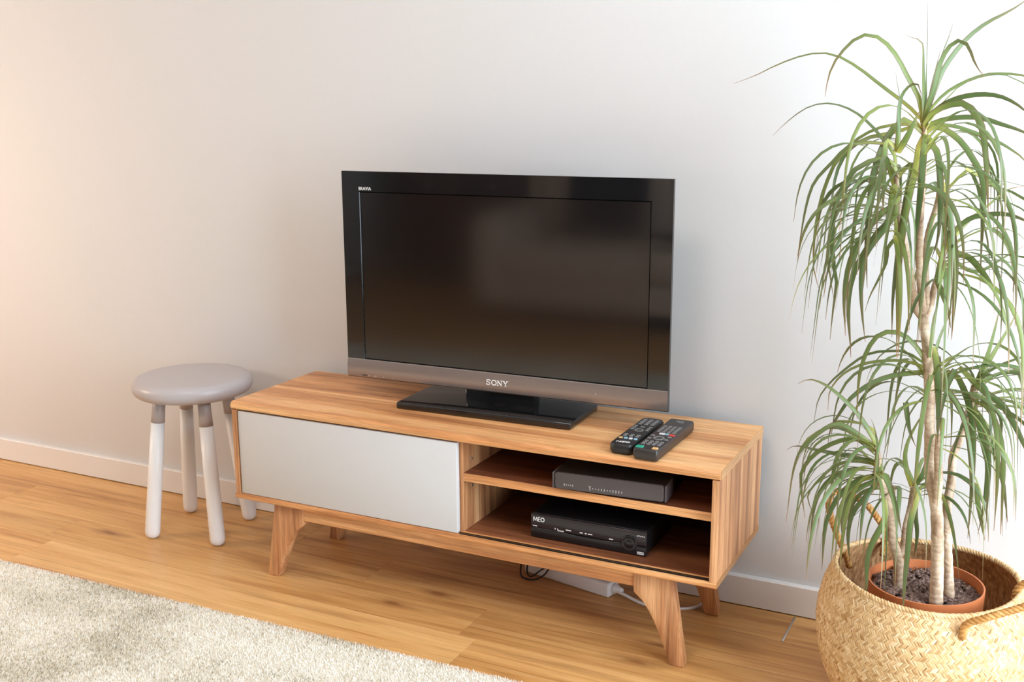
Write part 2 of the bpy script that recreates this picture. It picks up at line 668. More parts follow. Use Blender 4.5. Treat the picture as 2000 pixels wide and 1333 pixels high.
box('back_panel', (TS, YB - 0.010, ZB + TB), (W - TS, YB - 0.004, ZT - TT), M_WOOD_BACK, cab)
DX0, DX1 = 0.607, 0.623
dv = panel('divider', (DX0, YF + 0.022, ZB + TB), (DX1, YB - 0.010, ZT - TT), M_WOOD_Z, [(((1, -1),), 0.0008, 1)])
SZ = 0.347
shf = panel('shelf', (DX1 + 0.0005, YF + 0.024, SZ - 0.018), (W - TS - 0.0005, YB - 0.012, SZ), M_SHELF_SHADE, [(((1, -1),), 0.0008, 1)])
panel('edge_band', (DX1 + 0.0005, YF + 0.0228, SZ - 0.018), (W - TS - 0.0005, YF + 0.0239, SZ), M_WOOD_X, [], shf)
for z in (SZ + 0.022, SZ - 0.040):
    obj('shelf_pin', lathe_mesh('shelf_pin', [(0, 0), (0.0035, 0), (0.003, 0.0015), (0, 0.002)], M_PIN, 10), dv, (DX1, YF + 0.062, z), (0, PI / 2, 0))
door = box('sliding_door', (TS + 0.003, YF + 0.004, ZB + TB + 0.0015), (0.6165, YF + 0.018, ZT - TT - 0.0030), M_DOOR, cab, 0.0015, 2)
for k in (0, 1):
    box('door_track', (TS + 0.0015 if k else 0.62, YF + 0.0055 + 0.0075 * k, ZB + TB - 0.0005), (W - TS - 0.0015, YF + 0.0100 + 0.0075 * k, ZB + TB + 0.0012 - 0.0006 * k), M_TRACK, cab)
M_FLOOR_SHADE = wood('shade_darkened_floor_wood', 0, lin(96, 54, 34), lin(144, 88, 56), lin(174, 114, 76), rough=0.45)  # cabinet floor tone with the interior shade painted in
box('floor_shade_sheet', (DX1 + 0.0005, YF + 0.026, ZB + TB + 0.0001), (W - TS - 0.0005, YB - 0.012, ZB + TB + 0.0009), M_FLOOR_SHADE, cab)  # thin added sheet, its dark colour stands in for shade on the floor
# underframe
LY0, LY1 = YF + 0.024, YF + 0.052
box('front_apron', (0.165, YF + 0.028, 0.1575), (W - 0.165, YF + 0.048, ZB), M_WOOD_X, cab, 0.0015, 1)
box('rear_apron', (0.165, YB - 0.050, 0.1575), (W - 0.165, YB - 0.030, ZB), M_WOOD_X, cab, 0.0015, 1)


def leg_poly(mirror):
    pts = [(0.0985, ZB), (0.0672, 0.0), (0.0985, 0.0), (0.108, 0.026), (0.1195, 0.056), (0.131, 0.083), (0.145, 0.109), (0.160, 0.130), (0.180, 0.1465), (0.182, ZB)]
    if mirror:
        pts = [(W - x_, z_) for x_, z_ in pts]
    return pts


for ya, yb in ((LY0, LY1), (YB - 0.060, YB - 0.032)):
    for mir in (False, True):
        obj('leg', prism_mesh('leg', leg_poly(mir), ya, yb, M_WOOD_Z, 0.0035, 2), cab)
for xa, xb in ((0.112, 0.132), (W - 0.132, W - 0.112)):
    box('side_rail', (xa, LY1, 0.163), (xb, YB - 0.060, ZB), M_WOOD_Y, cab, 0.0015, 1)

# ------------------------------------------------------------------ television
M_GLOSS = plain('piano_black', (0.0065, 0.0068, 0.0075, 1), 0.06, 0.8)
M_SCREEN = plain('dark_panel_glass', (0.006, 0.005, 0.005, 1), 0.11, 0.9)
M_CHIN = plain('smoked_bronze_strip', lin(156, 144, 138), 0.24, 0.5, 0.6)
M_BLACK = plain('matt_black_plastic', (0.012, 0.012, 0.013, 1), 0.5)
M_WHITE = plain('white_print', (0.85, 0.84, 0.82, 1), 0.6)
M_GREYPRINT = plain('grey_print', (0.42, 0.41, 0.40, 1), 0.6)
TVX, TVY, TVZ = 0.620, -0.1793, ZT
TW, TH, T0 = 0.810, 0.498, 0.0440        # panel size and its height above the cabinet
tv = thing('television', 'black flat-screen television on a glossy black stand on the cabinet', 'television', (TVX, TVY, TVZ), 0.0299)


def L(x_, y_, z_):
    return (TVX + x_, TVY + y_, TVZ + z_)


def frame_mesh(name, w, h, l, r, t, b, depth, mat, rec=0.004):
    """flat frame in xz (lower left corner at -w/2, 0), front on y = 0, inner edge sloping back"""
    o = [(-w / 2, 0), (w / 2, 0), (w / 2, h), (-w / 2, h)]
    i = [(-w / 2 + l, b), (w / 2 - r, b), (w / 2 - r, h - t), (-w / 2 + l, h - t)]
    s_ = 0.0018
    j = [(i[0][0] + s_, i[0][1] + s_), (i[1][0] - s_, i[1][1] + s_), (i[2][0] - s_, i[2][1] - s_), (i[3][0] + s_, i[3][1] - s_)]
    v = [(x_, depth, z_) for x_, z_ in o] + [(x_, 0, z_) for x_, z_ in o] + [(x_, 0, z_) for x_, z_ in i] + [(x_, rec, z_) for x_, z_ in j]
    f = []
    for k in range(4):
        n = (k + 1) % 4
        f += [(k, n, 4 + n, 4 + k), (4 + k, 4 + n, 8 + n, 8 + k), (8 + k, 8 + n, 12 + n, 12 + k)]
    f.append((3, 2, 1, 0))
    bm = bmesh.new()
    me = bpy.data.meshes.new(name)
    me.from_pydata(v, [], f)
    bm.from_mesh(me)
    return bm_mesh(bm, name, mat)


bez = obj('bezel', frame_mesh('bezel', TW, TH, 0.047, 0.047, 0.047, 0.046, 0.010, M_GLOSS), tv, L(0, 0, T0))
box('screen', L(-TW / 2 + 0.0495, 0.0025, T0 + 0.0485), L(TW / 2 - 0.0495, 0.008, T0 + TH - 0.0495), M_SCREEN, tv)
chin_prof = [(0.0, 0.0), (-0.0035, 0.002), (-0.0052, 0.012), (-0.0045, 0.030), (-0.0020, 0.0440), (0.0, 0.0455)]
v = [(sx * (TW / 2 - 0.0008), y_, z_ + 0.0008) for sx in (-1, 1) for y_, z_ in chin_prof]
n = len(chin_prof)
bm = bmesh.new()
me = bpy.data.meshes.new('chin')
me.from_pydata(v, [], [tuple(range(n)), tuple(reversed(range(n, 2 * n)))] + [(i, i + n, (i + 1) % n + n, (i + 1) % n) for i in range(n)])
bm.from_mesh(me)
chin = obj('lower_trim', bm_mesh(bm, 'lower_trim', M_CHIN, False, 40), tv, L(0, -0.0002, T0))
chin['label'] = 'bronze-grey strip below the screen'
# rear housing
obj('rear_housing', prism_mesh('rear_housing', [(-0.36, 0.05), (0.36, 0.05), (0.34, 0.42), (-0.34, 0.42)], 0.010, 0.075, M_BLACK, 0.01, 2), tv, L(0, 0, T0))
box('neck', L(-0.088, 0.008, 0.013), L(0.088, 0.040, T0 + 0.07), M_GLOSS, tv, 0.003, 2)
obj('stand_base', box_mesh('stand_base', (0.437, 0.172, 0.016), M_GLOSS, 0.004, 3), tv, L(-0.008, 0.008, 0.0085))


def sony_mesh():
    """wide slab-serif letters, height 1"""
    parts = []
    w = 0.20

    def st(p, ww=w):
        parts.append(ribbon(p, ww, 0, 0.05))
    # S
    st([(1.00, 0.78), (0.86, 0.91), (0.56, 0.95), (0.26, 0.90), (0.15, 0.75), (0.26, 0.61), (0.54, 0.53), (0.84, 0.43), (0.97, 0.27), (0.88, 0.11), (0.60, 0.05), (0.30, 0.09), (0.15, 0.22)], 0.145)
    st([(1.05, 0.70), (1.05, 0.98)], 0.08)
    st([(0.10, 0.02), (0.10, 0.30)], 0.08)
    # O
    st([(1.95 + 0.56 * math.cos(a), 0.5 + 0.42 * math.sin(a)) for a in np.linspace(0, 2 * PI, 25)], 0.20)
    # N
    x0 = 2.72
    st([(x0 + 0.16, 0), (x0 + 0.16, 1)], 0.13)
    st([(x0 + 0.12, 0.95), (x0 + 1.08, 0.05)], 0.24)
    st([(x0 + 1.05, 0), (x0 + 1.05, 1)], 0.13)
    st([(x0 - 0.06, 0.05), (x0 + 0.40, 0.05)], 0.10)
    st([(x0 - 0.06, 0.95), (x0 + 0.30, 0.95)], 0.10)
    st([(x0 + 0.82, 0.95), (x0 + 1.28, 0.95)], 0.10)
    # Y
    x0 = 4.12
    st([(x0 + 0.14, 0.96), (x0 + 0.62, 0.45)], 0.22)
    st([(x0 + 1.08, 0.96), (x0 + 0.62, 0.45)], 0.16)
    st([(x0 + 0.62, 0.5), (x0 + 0.62, 0)], 0.20)
    st([(x0 + 0.36, 0.05), (x0 + 0.88, 0.05)], 0.10)
    st([(x0 - 0.06, 0.95), (x0 + 0.42, 0.95)], 0.10)
    st([(x0 + 0.86, 0.95), (x0 + 1.30, 0.95)], 0.10)
    return data_mesh('maker_name', join_data(parts), M_WHITE)


lg = obj('maker_name', sony_mesh(), chin, L(-0.0275, -0.0056, T0 + 0.0180), (PI / 2, 0, 0))
lg.scale = (0.0104, 0.0130, 0.0130)
br = obj('screen_lettering', text_mesh('screen_lettering', 'BRAVIA', 0.0108, M_WHITE, 0.0002, 0.95), bez, L(-TW / 2 + 0.046, -0.0003, T0 + TH - 0.044), (PI / 2, 0, 0))
for dx, sz in ((0.060, 0.0018), (0.076, 0.0014), (0.080, 0.0014), (0.101, 0.0014), (0.126, 0.0010)):
    box('indicator_mark', L(-TW / 2 + dx, -0.0046, T0 + 0.0062), L(-TW / 2 + dx + sz, -0.0038, T0 + 0.0062 + 0.003), M_GREYPRINT, chin)
box('power_key', L(-TW / 2 + 0.042, -0.0048, T0 + 0.0062), L(-TW / 2 + 0.056, -0.0038, T0 + 0.0088), M_BLACK, chin)
box('sensor_window', L(0.240, -0.0056, T0 + 0.022), L(0.2415, -0.0044, T0 + 0.0255), M_GREYPRINT, chin)

# ------------------------------------------------------------------ set-top box on the cabinet floor
ZF = ZB + TB
M_STB_FRONT = plain('dark_gloss_fascia', lin(44, 38, 40), 0.22, 0.5)
M_STB = plain('satin_black_case', (0.010, 0.010, 0.011, 1), 0.42)
M_DARKER = plain('black_gloss_lower', (0.010, 0.009, 0.010, 1), 0.25)
M_KEYLINE = plain('dim_grey_line', lin(92, 84, 84), 0.4)
M_SILVER = plain('silver_print', (0.62, 0.61, 0.60, 1), 0.5)
SX0, SX1, SY0, SY1, SH = 0.7700, 1.0345, -0.3185, -0.150, 0.0555
stb = thing('set_top_box', 'black television box with a round front dial on the cabinet floor', 'set-top box', (0.902, -0.235, ZF + 0.0012), 0.006)
Z0 = ZF + 0.0012
box('case', (SX0 + 0.001, SY0 + 0.006, Z0 + 0.003), (SX1 - 0.001, SY1, Z0 + SH), M_STB, stb, 0.002, 2)
fp = box('upper_fascia', (SX0, SY0, Z0 + 0.0235), (SX1, SY0 + 0.006, Z0 + SH - 0.001), M_STB_FRONT, stb, 0.0015, 2)
lf = box('lower_fascia', (SX0, SY0 - 0.001, Z0 + 0.002), (SX1, SY0 + 0.006, Z0 + 0.0225), M_DARKER, stb, 0.002, 2)
# wavy groove lip between the two halves of the front
wv = []
for i in range(25):
    t = i / 24
    wv.append(Vector((SX0 + 0.004 + t * 0.215, SY0 - 0.0006, Z0 + 0.0232 - 0.0045 * math.exp(-((t - 0.62) / 0.22) ** 2))))
obj('fascia_groove', tube_mesh('fascia_groove', wv, [0.0005] * 25, M_KEYLINE, 5), stb)
dial = obj('dial', lathe_mesh('dial', [(0, 0), (0.0175, 0), (0.0175, 0.002), (0.0155, 0.0032), (0.0145, 0.0026), (0.0075, 0.0026), (0.0065, 0.0036), (0.003, 0.0040), (0, 0.0040)], M_DARKER, 32), stb, (SX1 - 0.0375, SY0 - 0.0002, Z0 + 0.0255), (PI / 2, 0, 0))
obj('dial_button', lathe_mesh('dial_button', [(0, 0), (0.0034, 0), (0.0028, 0.0012), (0, 0.0014)], M_SILVER, 14), dial, (SX1 - 0.0375, SY0 - 0.0040, Z0 + 0.0255), None)
obj('dial_ring', data_mesh('dial_ring', ribbon([(0.0165 * math.cos(a), 0.0165 * math.sin(a)) for a in np.linspace(-0.1, 1.25, 12)], 0.0010), M_SILVER), dial, (SX1 - 0.0375, SY0 - 0.0032, Z0 + 0.0255), None)


obj('dial_outline', data_mesh('dial_outline', ribbon([(0.0172 * math.cos(a), 0.0172 * math.sin(a)) for a in np.linspace(0, 2 * PI, 33)], 0.0007), M_KEYLINE), dial, (SX1 - 0.0375, SY0 - 0.0024, Z0 + 0.0255), None)
obj('dial_outline', data_mesh('dial_outline', ribbon([(0.0078 * math.cos(a), 0.0078 * math.sin(a)) for a in np.linspace(0, 2 * PI, 25)], 0.0007), M_KEYLINE), dial, (SX1 - 0.0375, SY0 - 0.0038, Z0 + 0.0255), None)


def meo_mesh():
    p = []
    st = lambda q, w_=0.17: p.append(ribbon(q, w_, 0, 0.05))
    st([(-0.22, 0.0), (-0.10, 0.97)], 0.11)
    st([(-0.10, 0.95), (0.24, 0.12)], 0.12)
    st([(0.24, 0.12), (0.62, 0.95)], 0.11)
    st([(0.62, 0.97), (0.70, 0.0)], 0.14)
    st([(1.45, 0.95), (1.05, 0.93), (0.95, 0.75), (0.98, 0.5), (1.38, 0.5)], 0.15)
    st([(0.97, 0.5), (0.92, 0.2), (1.02, 0.06), (1.45, 0.06)], 0.15)
    st([(2.0 + 0.40 * math.cos(a), 0.5 + 0.42 * math.sin(a)) for a in np.linspace(0, 2 * PI, 21)], 0.17)
    return data_mesh('maker_name', join_data(p), M_WHITE)


ml = obj('maker_name', meo_mesh(), fp, (SX0 + 0.0085, SY0 - 0.0003, Z0 + 0.0385), (PI / 2, 0, 0))
ml.scale = (0.0098, 0.0105, 0.0105)
for q, (dx, dz, w_, h_) in enumerate([(0.005, 0.0268, 0.010, 0.0016), (0.057, 0.0268, 0.0018, 0.0035), (0.063, 0.0262, 0.0016, 0.0035), (0.064, 0.0245, 0.014, 0.0018), (0.083, 0.0290, 0.012, 0.0020),
                                     (0.115, 0.0285, 0.007, 0.0022), (0.127, 0.0285, 0.004, 0.0022), (0.134, 0.0285, 0.010, 0.0020), (0.182, 0.0262, 0.009, 0.0018)]):
    box('printed_mark', (SX0 + dx, SY0 - 0.0004, Z0 + dz), (SX0 + dx + w_, SY0 + 0.0004, Z0 + dz + h_), M_WHITE, fp)
for q in range(5):
    box('printed_mark', (SX1 - 0.0205 + q * 0.0036, SY0 - 0.0004, Z0 + 0.0435 + 0.0006 * (q % 2)), (SX1 - 0.0205 + q * 0.0036 + 0.0021, SY0 + 0.0004, Z0 + 0.0460 + 0.0006 * (q % 2)), M_SILVER, fp)
for dz in (0.0050, 0.0085):
    box('printed_mark', (SX1 - 0.0195, SY0 - 0.0016, Z0 + dz), (SX1 - 0.0045, SY0 - 0.0008, Z0 + dz + 0.0024), M_SILVER, lf)

# ------------------------------------------------------------------ router on the shelf
M_ROUTER = plain('dark_grey_router_plastic', lin(78, 70, 70), 0.38)
RA = math.atan2(0.0169, 0.2436)
rx, ry = 0.9585, -0.3535
rt = thing('router', 'flat dark grey router with a row of icons on the shelf', 'router', (rx, ry + 0.07, SZ + 0.0005), RA)
zr = SZ + 0.0005
rl = 0.1215


def rbox_xz(w, h, r):
    pts = []
    for cx_, cz_, a0 in ((w - r, h - r, 0), (-w + r, h - r, PI / 2), (-w + r, r, PI), (w - r, r, 1.5 * PI)):
        for k in range(4):
            a = a0 + k * PI / 6
            pts.append((cx_ + r * math.cos(a), cz_ + r * math.sin(a)))
    return pts


obj('case', prism_mesh('case', rbox_xz(rl, 0.0365, 0.006), ry + 0.004, ry + 0.140, M_STB, 0.0), rt, (rx, 0, zr + 0.002))
fr_ = obj('front_panel', prism_mesh('front_panel', rbox_xz(rl - 0.005, 0.0355, 0.006), ry - 0.003, ry + 0.004, M_ROUTER, 0.002), rt, (rx, 0, zr + 0.003))
for sx in (-1, 1):
    obj('end_cap', prism_mesh('end_cap', rbox_xz(0.0022, 0.0350, 0.0015), ry - 0.002, ry + 0.05, M_ROUTER, 0.0006), rt, (rx + sx * (rl - 0.0012), 0, zr + 0.003))
for sx in (-0.09, 0.09):
    for yy in (0.02, 0.12):
        box('foot', (rx + sx - 0.006, ry + yy, zr), (rx + sx + 0.006, ry + yy + 0.01, zr + 0.003), M_BLACK, rt)
for i in range(12):
    hgt = (0.0078, 0.0022, 0.0026, 0.0030, 0.0048, 0.0050, 0.0026, 0.0030, 0.0058, 0.0060, 0.0060, 0.0040)[i]
    xx = rx - 0.040 + i * 0.0062
    box('status_icon', (xx, ry - 0.0036, zr + 0.0125 - hgt / 2), (xx + 0.0016, ry - 0.0026, zr + 0.0125 + hgt / 2), M_GREYPRINT, fr_)
box('status_icon', (rx - 0.042, ry - 0.0036, zr + 0.0155), (rx - 0.0375, ry - 0.0026, zr + 0.0168), M_GREYPRINT, fr_)
for i, hgt in enumerate((0.0055, 0.0024, 0.0020, 0.0030, 0.0045)):
    xx = rx - 0.096 + i * 0.0046
    box('status_icon', (xx, ry - 0.0036, zr + 0.0135 - hgt / 2), (xx + 0.0014, ry - 0.0026, zr + 0.0135 + hgt / 2), M_GREYPRINT, fr_)

# ------------------------------------------------------------------ two remote controls
M_REM = plain('black_remote_plastic', (0.016, 0.016, 0.017, 1), 0.38)
M_REM2 = plain('brown_black_remote_plastic', lin(52, 46, 44), 0.36)
M_KEY = plain('grey_rubber_key', lin(128, 126, 124), 0.55)
M_KEYD = plain('dark_rubber_key', lin(60, 58, 58), 0.55)
M_KRED = plain('red_key', lin(205, 70, 58), 0.5)
M_KGRN = plain('green_key', lin(40, 158, 130), 0.5)
M_KYEL = plain('amber_key', lin(222, 176, 120), 0.5)
M_KBLU = plain('pale_blue_key', lin(150, 190, 205), 0.5)
M_KWHT = plain('white_key', lin(225, 225, 228), 0.5)


def keys_mesh(name, ks, z, mat):
    bm = bmesh.new()
    for x_, y_, w_, h_ in ks:
        r_ = bmesh.ops.create_cube(bm, size=1.0)
        for v in r_['verts']:
            k = 0.82 if v.co.z > 0 else 1.0
            v.co = Vector((x_ + v.co.x * w_ * k, y_ + v.co.y * h_ * k, z + v.co.z * 0.0022 + 0.0008))
    return bm_mesh(bm, name, mat)


def remote_body(name, L_, w0, w1, h, r, mat):
    """long body along y (front end at -L/2), rounded corners"""
    pts = []
    for cx_, cy_, a0, ww in ((1, 1, 0, w1), (-1, 1, PI / 2, w1), (-1, -1, PI, w0), (1, -1, 1.5 * PI, w0)):
        for k in range(5):
            a = a0 + k * PI / 8
            pts.append((cx_ * (ww / 2 - r) + r * math.cos(a), cy_ * (L_ / 2 - r) + r * math.sin(a)))
    bm = bmesh.new()
    n_ = len(pts)
    rings = []
    for z_, k in ((0.0, 0.90), (h * 0.30, 1.0), (h * 0.80, 1.0), (h, 0.93)):
        rings.append([bm.verts.new((x_ * k, y_ * (1 - (1 - k) * 0.35), z_)) for x_, y_ in pts])
    for a, b in zip(rings, rings[1:]):
        for i in range(n_):
            bm.faces.new((a[i], a[(i + 1) % n_], b[(i + 1) % n_], b[i]))
    bm.faces.new(list(reversed(rings[0])))
    bm.faces.new(rings[-1])
    return bm_mesh(bm, name, mat, False, 35)


zc = ZT + 0.0006
r1p = (0.9895, -0.2565, zc)
r1 = thing('remote_control', 'black remote control with white keys and logo at its near end, nearer the television', 'remote control', r1p, 0.0, 'remote controls on the cabinet')
obj('case', remote_body('case', 0.212, 0.050, 0.050, 0.021, 0.014, M_REM), r1, r1p)
hk = 0.021
keys = []
for i in range(4):
    for j in range(3):
        keys.append((-0.0135 + j * 0.0135, 0.086 - i * 0.0115, 0.0085, 0.0052))
for s_ in (-1, 1):
    for i in range(3):
        keys.append((s_ * 0.0165, 0.034 - i * 0.012, 0.007, 0.005))
for i in range(2):
    for j in range(3):
        keys.append((-0.0135 + j * 0.0135, -0.032 - i * 0.010, 0.0080, 0.0048))
keys.append((0, 0.030, 0.010, 0.004))
obj('keypad', keys_mesh('keypad', keys, hk, M_KEY), r1, r1p)['kind'] = 'stuff'
ring = [(0.0085 * math.cos(a), 0.006 + 0.0085 * math.sin(a)) for a in np.linspace(0, 2 * PI, 21)]
obj('cursor_ring', data_mesh('cursor_ring', ribbon(ring, 0.003, hk, hk + 0.0014), M_KEY), r1, r1p)
for j, m_ in enumerate((M_KYEL, M_KBLU, M_KWHT, M_KBLU)):
    obj('coloured_key', keys_mesh('coloured_key', [(-0.0160 + j * 0.0107, -0.058, 0.0075, 0.0065)], hk, m_), r1, r1p)
lg1 = obj('maker_name', meo_mesh(), r1, (r1p[0] - 0.0125, r1p[1] - 0.088, zc + hk + 0.0001))
lg1.scale = (0.0105, 0.0085, 0.01)
r2p = (1.0490, -0.2590, zc)
r2 = thing('remote_control', 'dark brown remote control with a green key at its near corner, nearer the cabinet edge', 'remote control', r2p, -0.010, 'remote controls on the cabinet')
obj('case', remote_body('case', 0.236, 0.052, 0.054, 0.0235, 0.005, M_REM2), r2, r2p)
hk = 0.0235
keys = []
for i in range(5):
    for j in range(4):
        keys.append((-0.0165 + j * 0.011, 0.052 - i * 0.0105, 0.0075, 0.0046))
for i in range(3):
    for j in range(4):
        keys.append((-0.0165 + j * 0.011, -0.062 - i * 0.0105, 0.0075, 0.0046))
for s_ in (-1, 1):
    for i in range(2):
        keys.append((s_ * 0.018, -0.022 - i * 0.020, 0.008, 0.005))
obj('keypad', keys_mesh('keypad', keys, hk, M_KEY), r2, r2p)['kind'] = 'stuff'
ring = [(0.010 * math.cos(a), -0.036 + 0.010 * math.sin(a)) for a in np.linspace(0, 2 * PI, 21)]
obj('cursor_ring', data_mesh('cursor_ring', ribbon(ring, 0.004, hk, hk + 0.0014), M_KEY), r2, r2p)
for (x_, y_, w_, h_), m_ in (((0.0175, -0.006, 0.012, 0.0085), M_KRED), ((-0.004, -0.004, 0.012, 0.007), M_KWHT), ((0.007, -0.004, 0.008, 0.006), M_KBLU), ((-0.016, -0.104, 0.016, 0.012), M_KGRN), ((0.0165, -0.104, 0.012, 0.010), M_KYEL)):
    obj('coloured_key', keys_mesh('coloured_key', [(x_, y_, w_, h_)], hk, m_), r2, r2p)
obj('top_print', keys_mesh('top_print', [(0.000, 0.100, 0.022, 0.0022), (0.004, 0.092, 0.014, 0.0016)], hk - 0.0016, M_GREYPRINT), r2, r2p)

# ------------------------------------------------------------------ power strip and cables behind the cabinet
M_WPLAS = plain('white_plastic', (0.78, 0.77, 0.76, 1), 0.35)
M_CABLE = plain('black_cable', (0.008, 0.008, 0.008, 1), 0.5)
PA = math.atan2(-0.208, 0.978)
ps = thing('power_strip', 'white power strip lying on the floor under the cabinet', 'power strip', (0.757, -0.068, 0.0005), PA)
ux, uy = Vector((math.cos(PA), math.sin(PA), 0)), Vector((-math.sin(PA), math.cos(PA), 0))
obj('body', box_mesh('body', (0.25, 0.046, 0.036), M_WPLAS, 0.005, 3), ps, (0.757, -0.068, 0.0188))
for i in range(4):
    obj('socket', lathe_mesh('socket', [(0.0, 0), (0.0175, 0), (0.0175, 0.001), (0.0155, 0.001), (0.0145, -0.004), (0, -0.004)], M_WPLAS, 20), ps, Vector((0.757 - 0.095 + i * 0.048, -0.068, 0.0372)))
st_ = [Vector((0.757 + t, -0.068, 0.0188)) for t in (0.122, 0.132, 0.142, 0.150)]
obj('strain_relief', tube_mesh('strain_relief', st_, [0.013, 0.012, 0.0075, 0.0055], M_WPLAS, 12), ps)
wc = catmull([(0.880, -0.101, 0.0188), (0.91, -0.106, 0.014), (0.96, -0.115, 0.005), (1.02, -0.110, 0.0042), (1.075, -0.075, 0.0045), (1.098, -0.040, 0.030), (1.100, -0.022, 0.12), (1.098, -0.020, 0.22), (1.095, -0.019, 0.34)], 40)
tag(obj('power_cable', tube_mesh('power_cable', wc, [0.0038] * 41, M_WPLAS, 8)), 'white power cable running from the power strip to the wall', 'cable')
for pts, lab in (([(0.66, -0.018, 0.34), (0.652, -0.020, 0.20), (0.630, -0.040, 0.075), (0.622, -0.062, 0.020), (0.640, -0.098, 0.0035), (0.675, -0.105, 0.004), (0.700, -0.098, 0.018), (0.715, -0.084, 0.041), (0.742, -0.075, 0.050)], 'black cable looping on the floor left of the power strip'),
                 ([(0.70, -0.018, 0.34), (0.690, -0.020, 0.20), (0.668, -0.040, 0.085), (0.648, -0.080, 0.030), (0.668, -0.108, 0.012), (0.705, -0.102, 0.040), (0.740, -0.090, 0.048), (0.775, -0.086, 0.049)], 'black cable drooping across the end of the power strip'),
                 ([(0.83, -0.018, 0.34), (0.825, -0.022, 0.18), (0.800, -0.060, 0.075), (0.803, -0.085, 0.047), (0.814, -0.088, 0.048), (0.822, -0.075, 0.070), (0.826, -0.040, 0.12), (0.83, -0.021, 0.22)], 'black cable hanging in a short loop over the middle of the power strip')):
    P = catmull(pts, 44)
    tag(obj('device_cable', tube_mesh('device_cable', P, [0.0021] * 45, M_CABLE, 7)), lab, 'cable', 'cables behind the cabinet')

# ------------------------------------------------------------------ stool
M_STG = plain('grey_stool_paint', lin(180, 172, 171), 0.33, 0.45)
M_STW = plain('white_stool_paint', (0.84, 0.83, 0.82, 1), 0.36, 0.45)
SC = (-0.2895, -0.1915)
stool = thing('stool', 'round grey stool with white-dipped wooden legs beside the cabinet', 'stool', (SC[0], SC[1], 0))
R_, ZS, HS = 0.1565, 0.4345, 0.047
prof = [(0.0, ZS - HS), (R_ - 0.026, ZS - HS)]
for k in range(1, 12):
    a = -PI / 2 + PI * k / 12
    prof.append((R_ - 0.024 + 0.024 * math.cos(a) ** 0.9 if math.cos(a) > 0 else R_ - 0.024, ZS - HS / 2 + HS / 2 * math.sin(a)))
prof += [(R_ - 0.030, ZS), (0.0, ZS)]
obj('seat', lathe_mesh('seat', prof, M_STG, 64), stool, (SC[0], SC[1], 0))
for fxp, fyp in ((-0.3648, -0.3020), (-0.4089, -0.1070), (-0.1690, -0.2660), (-0.2153, -0.0800)):
    off = Vector((fxp - SC[0], fyp - SC[1], 0))
    a, b = Vector((fxp, fyp, 0.0)), Vector((SC[0], SC[1], 0)) + off * 0.66 + Vector((0, 0, ZS - HS + 0.004))
    sp = (0.318 - a.z) / (b.z - a.z)
    prof_l = [(0.004, 0.010), (0.010, 0.0140), (0.024, 0.0185), (0.05, 0.0198), (0.45, 0.0192), (sp, 0.0178)]
    ts = [0.0015] + [t for t, r in prof_l]
    rs = [0.0080] + [r for t, r in prof_l]
    low = [a.lerp(b, t) for t in ts]
    lg_ = obj('leg', tube_mesh('leg', low, rs, M_STW, 24), stool)
    up_ = [a.lerp(b, t) for t in (sp, sp + 0.4 * (1 - sp), 1.0)]
    o_ = obj('leg_top', tube_mesh('leg_top', up_, [0.0181, 0.0172, 0.0162], M_STG, 24), lg_)
    o_['label'] = 'grey painted upper end of the leg'

# ------------------------------------------------------------------ rug
def rug_mat():
    k = NT('rug_pile', 0.9, 0.15)
    at = k.add('ShaderNodeAttribute')
    at.attribute_name = 'tint'
    c = k.ramp(at.outputs['Fac'], [(0.0, lin(176, 168, 146)), (0.40, lin(240, 236, 225)), (1.0, lin(254, 252, 247))])
    k.color(c)
    tr = k.add('ShaderNodeBsdfTranslucent')
    k.link(c, tr.inputs['Color'])
    mx = k.add('ShaderNodeMixShader')
    mx.inputs[0].default_value = 0.4
    k.link(k.b.outputs[0], mx.inputs[1])
    k.link(tr.outputs[0], mx.inputs[2])
    k.link(mx.outputs[0], k.n['Material Output'].inputs['Surface'])
    k.b.inputs['Sheen Weight'].default_value = 0.25
    return k.m


M_PILE = rug_mat()
M_RUGB = plain('rug_backing', lin(226, 218, 196), 0.95)
RUGC, RUGA = Vector((0.35, -1.4715, 0)), 0.0267      # far edge runs just in front of the cabinet
RUGW, RUGD = 3.3, 1.80
rug = thing('rug', 'cream and sage short-pile rug on the oak floor', 'rug', (RUGC.x, RUGC.y, 0), RUGA)
obj('backing', box_mesh('backing', (RUGW - 0.012, RUGD - 0.012, 0.006), M_RUGB, 0.002, 1), rug, (RUGC.x, RUGC.y, 0.0035))


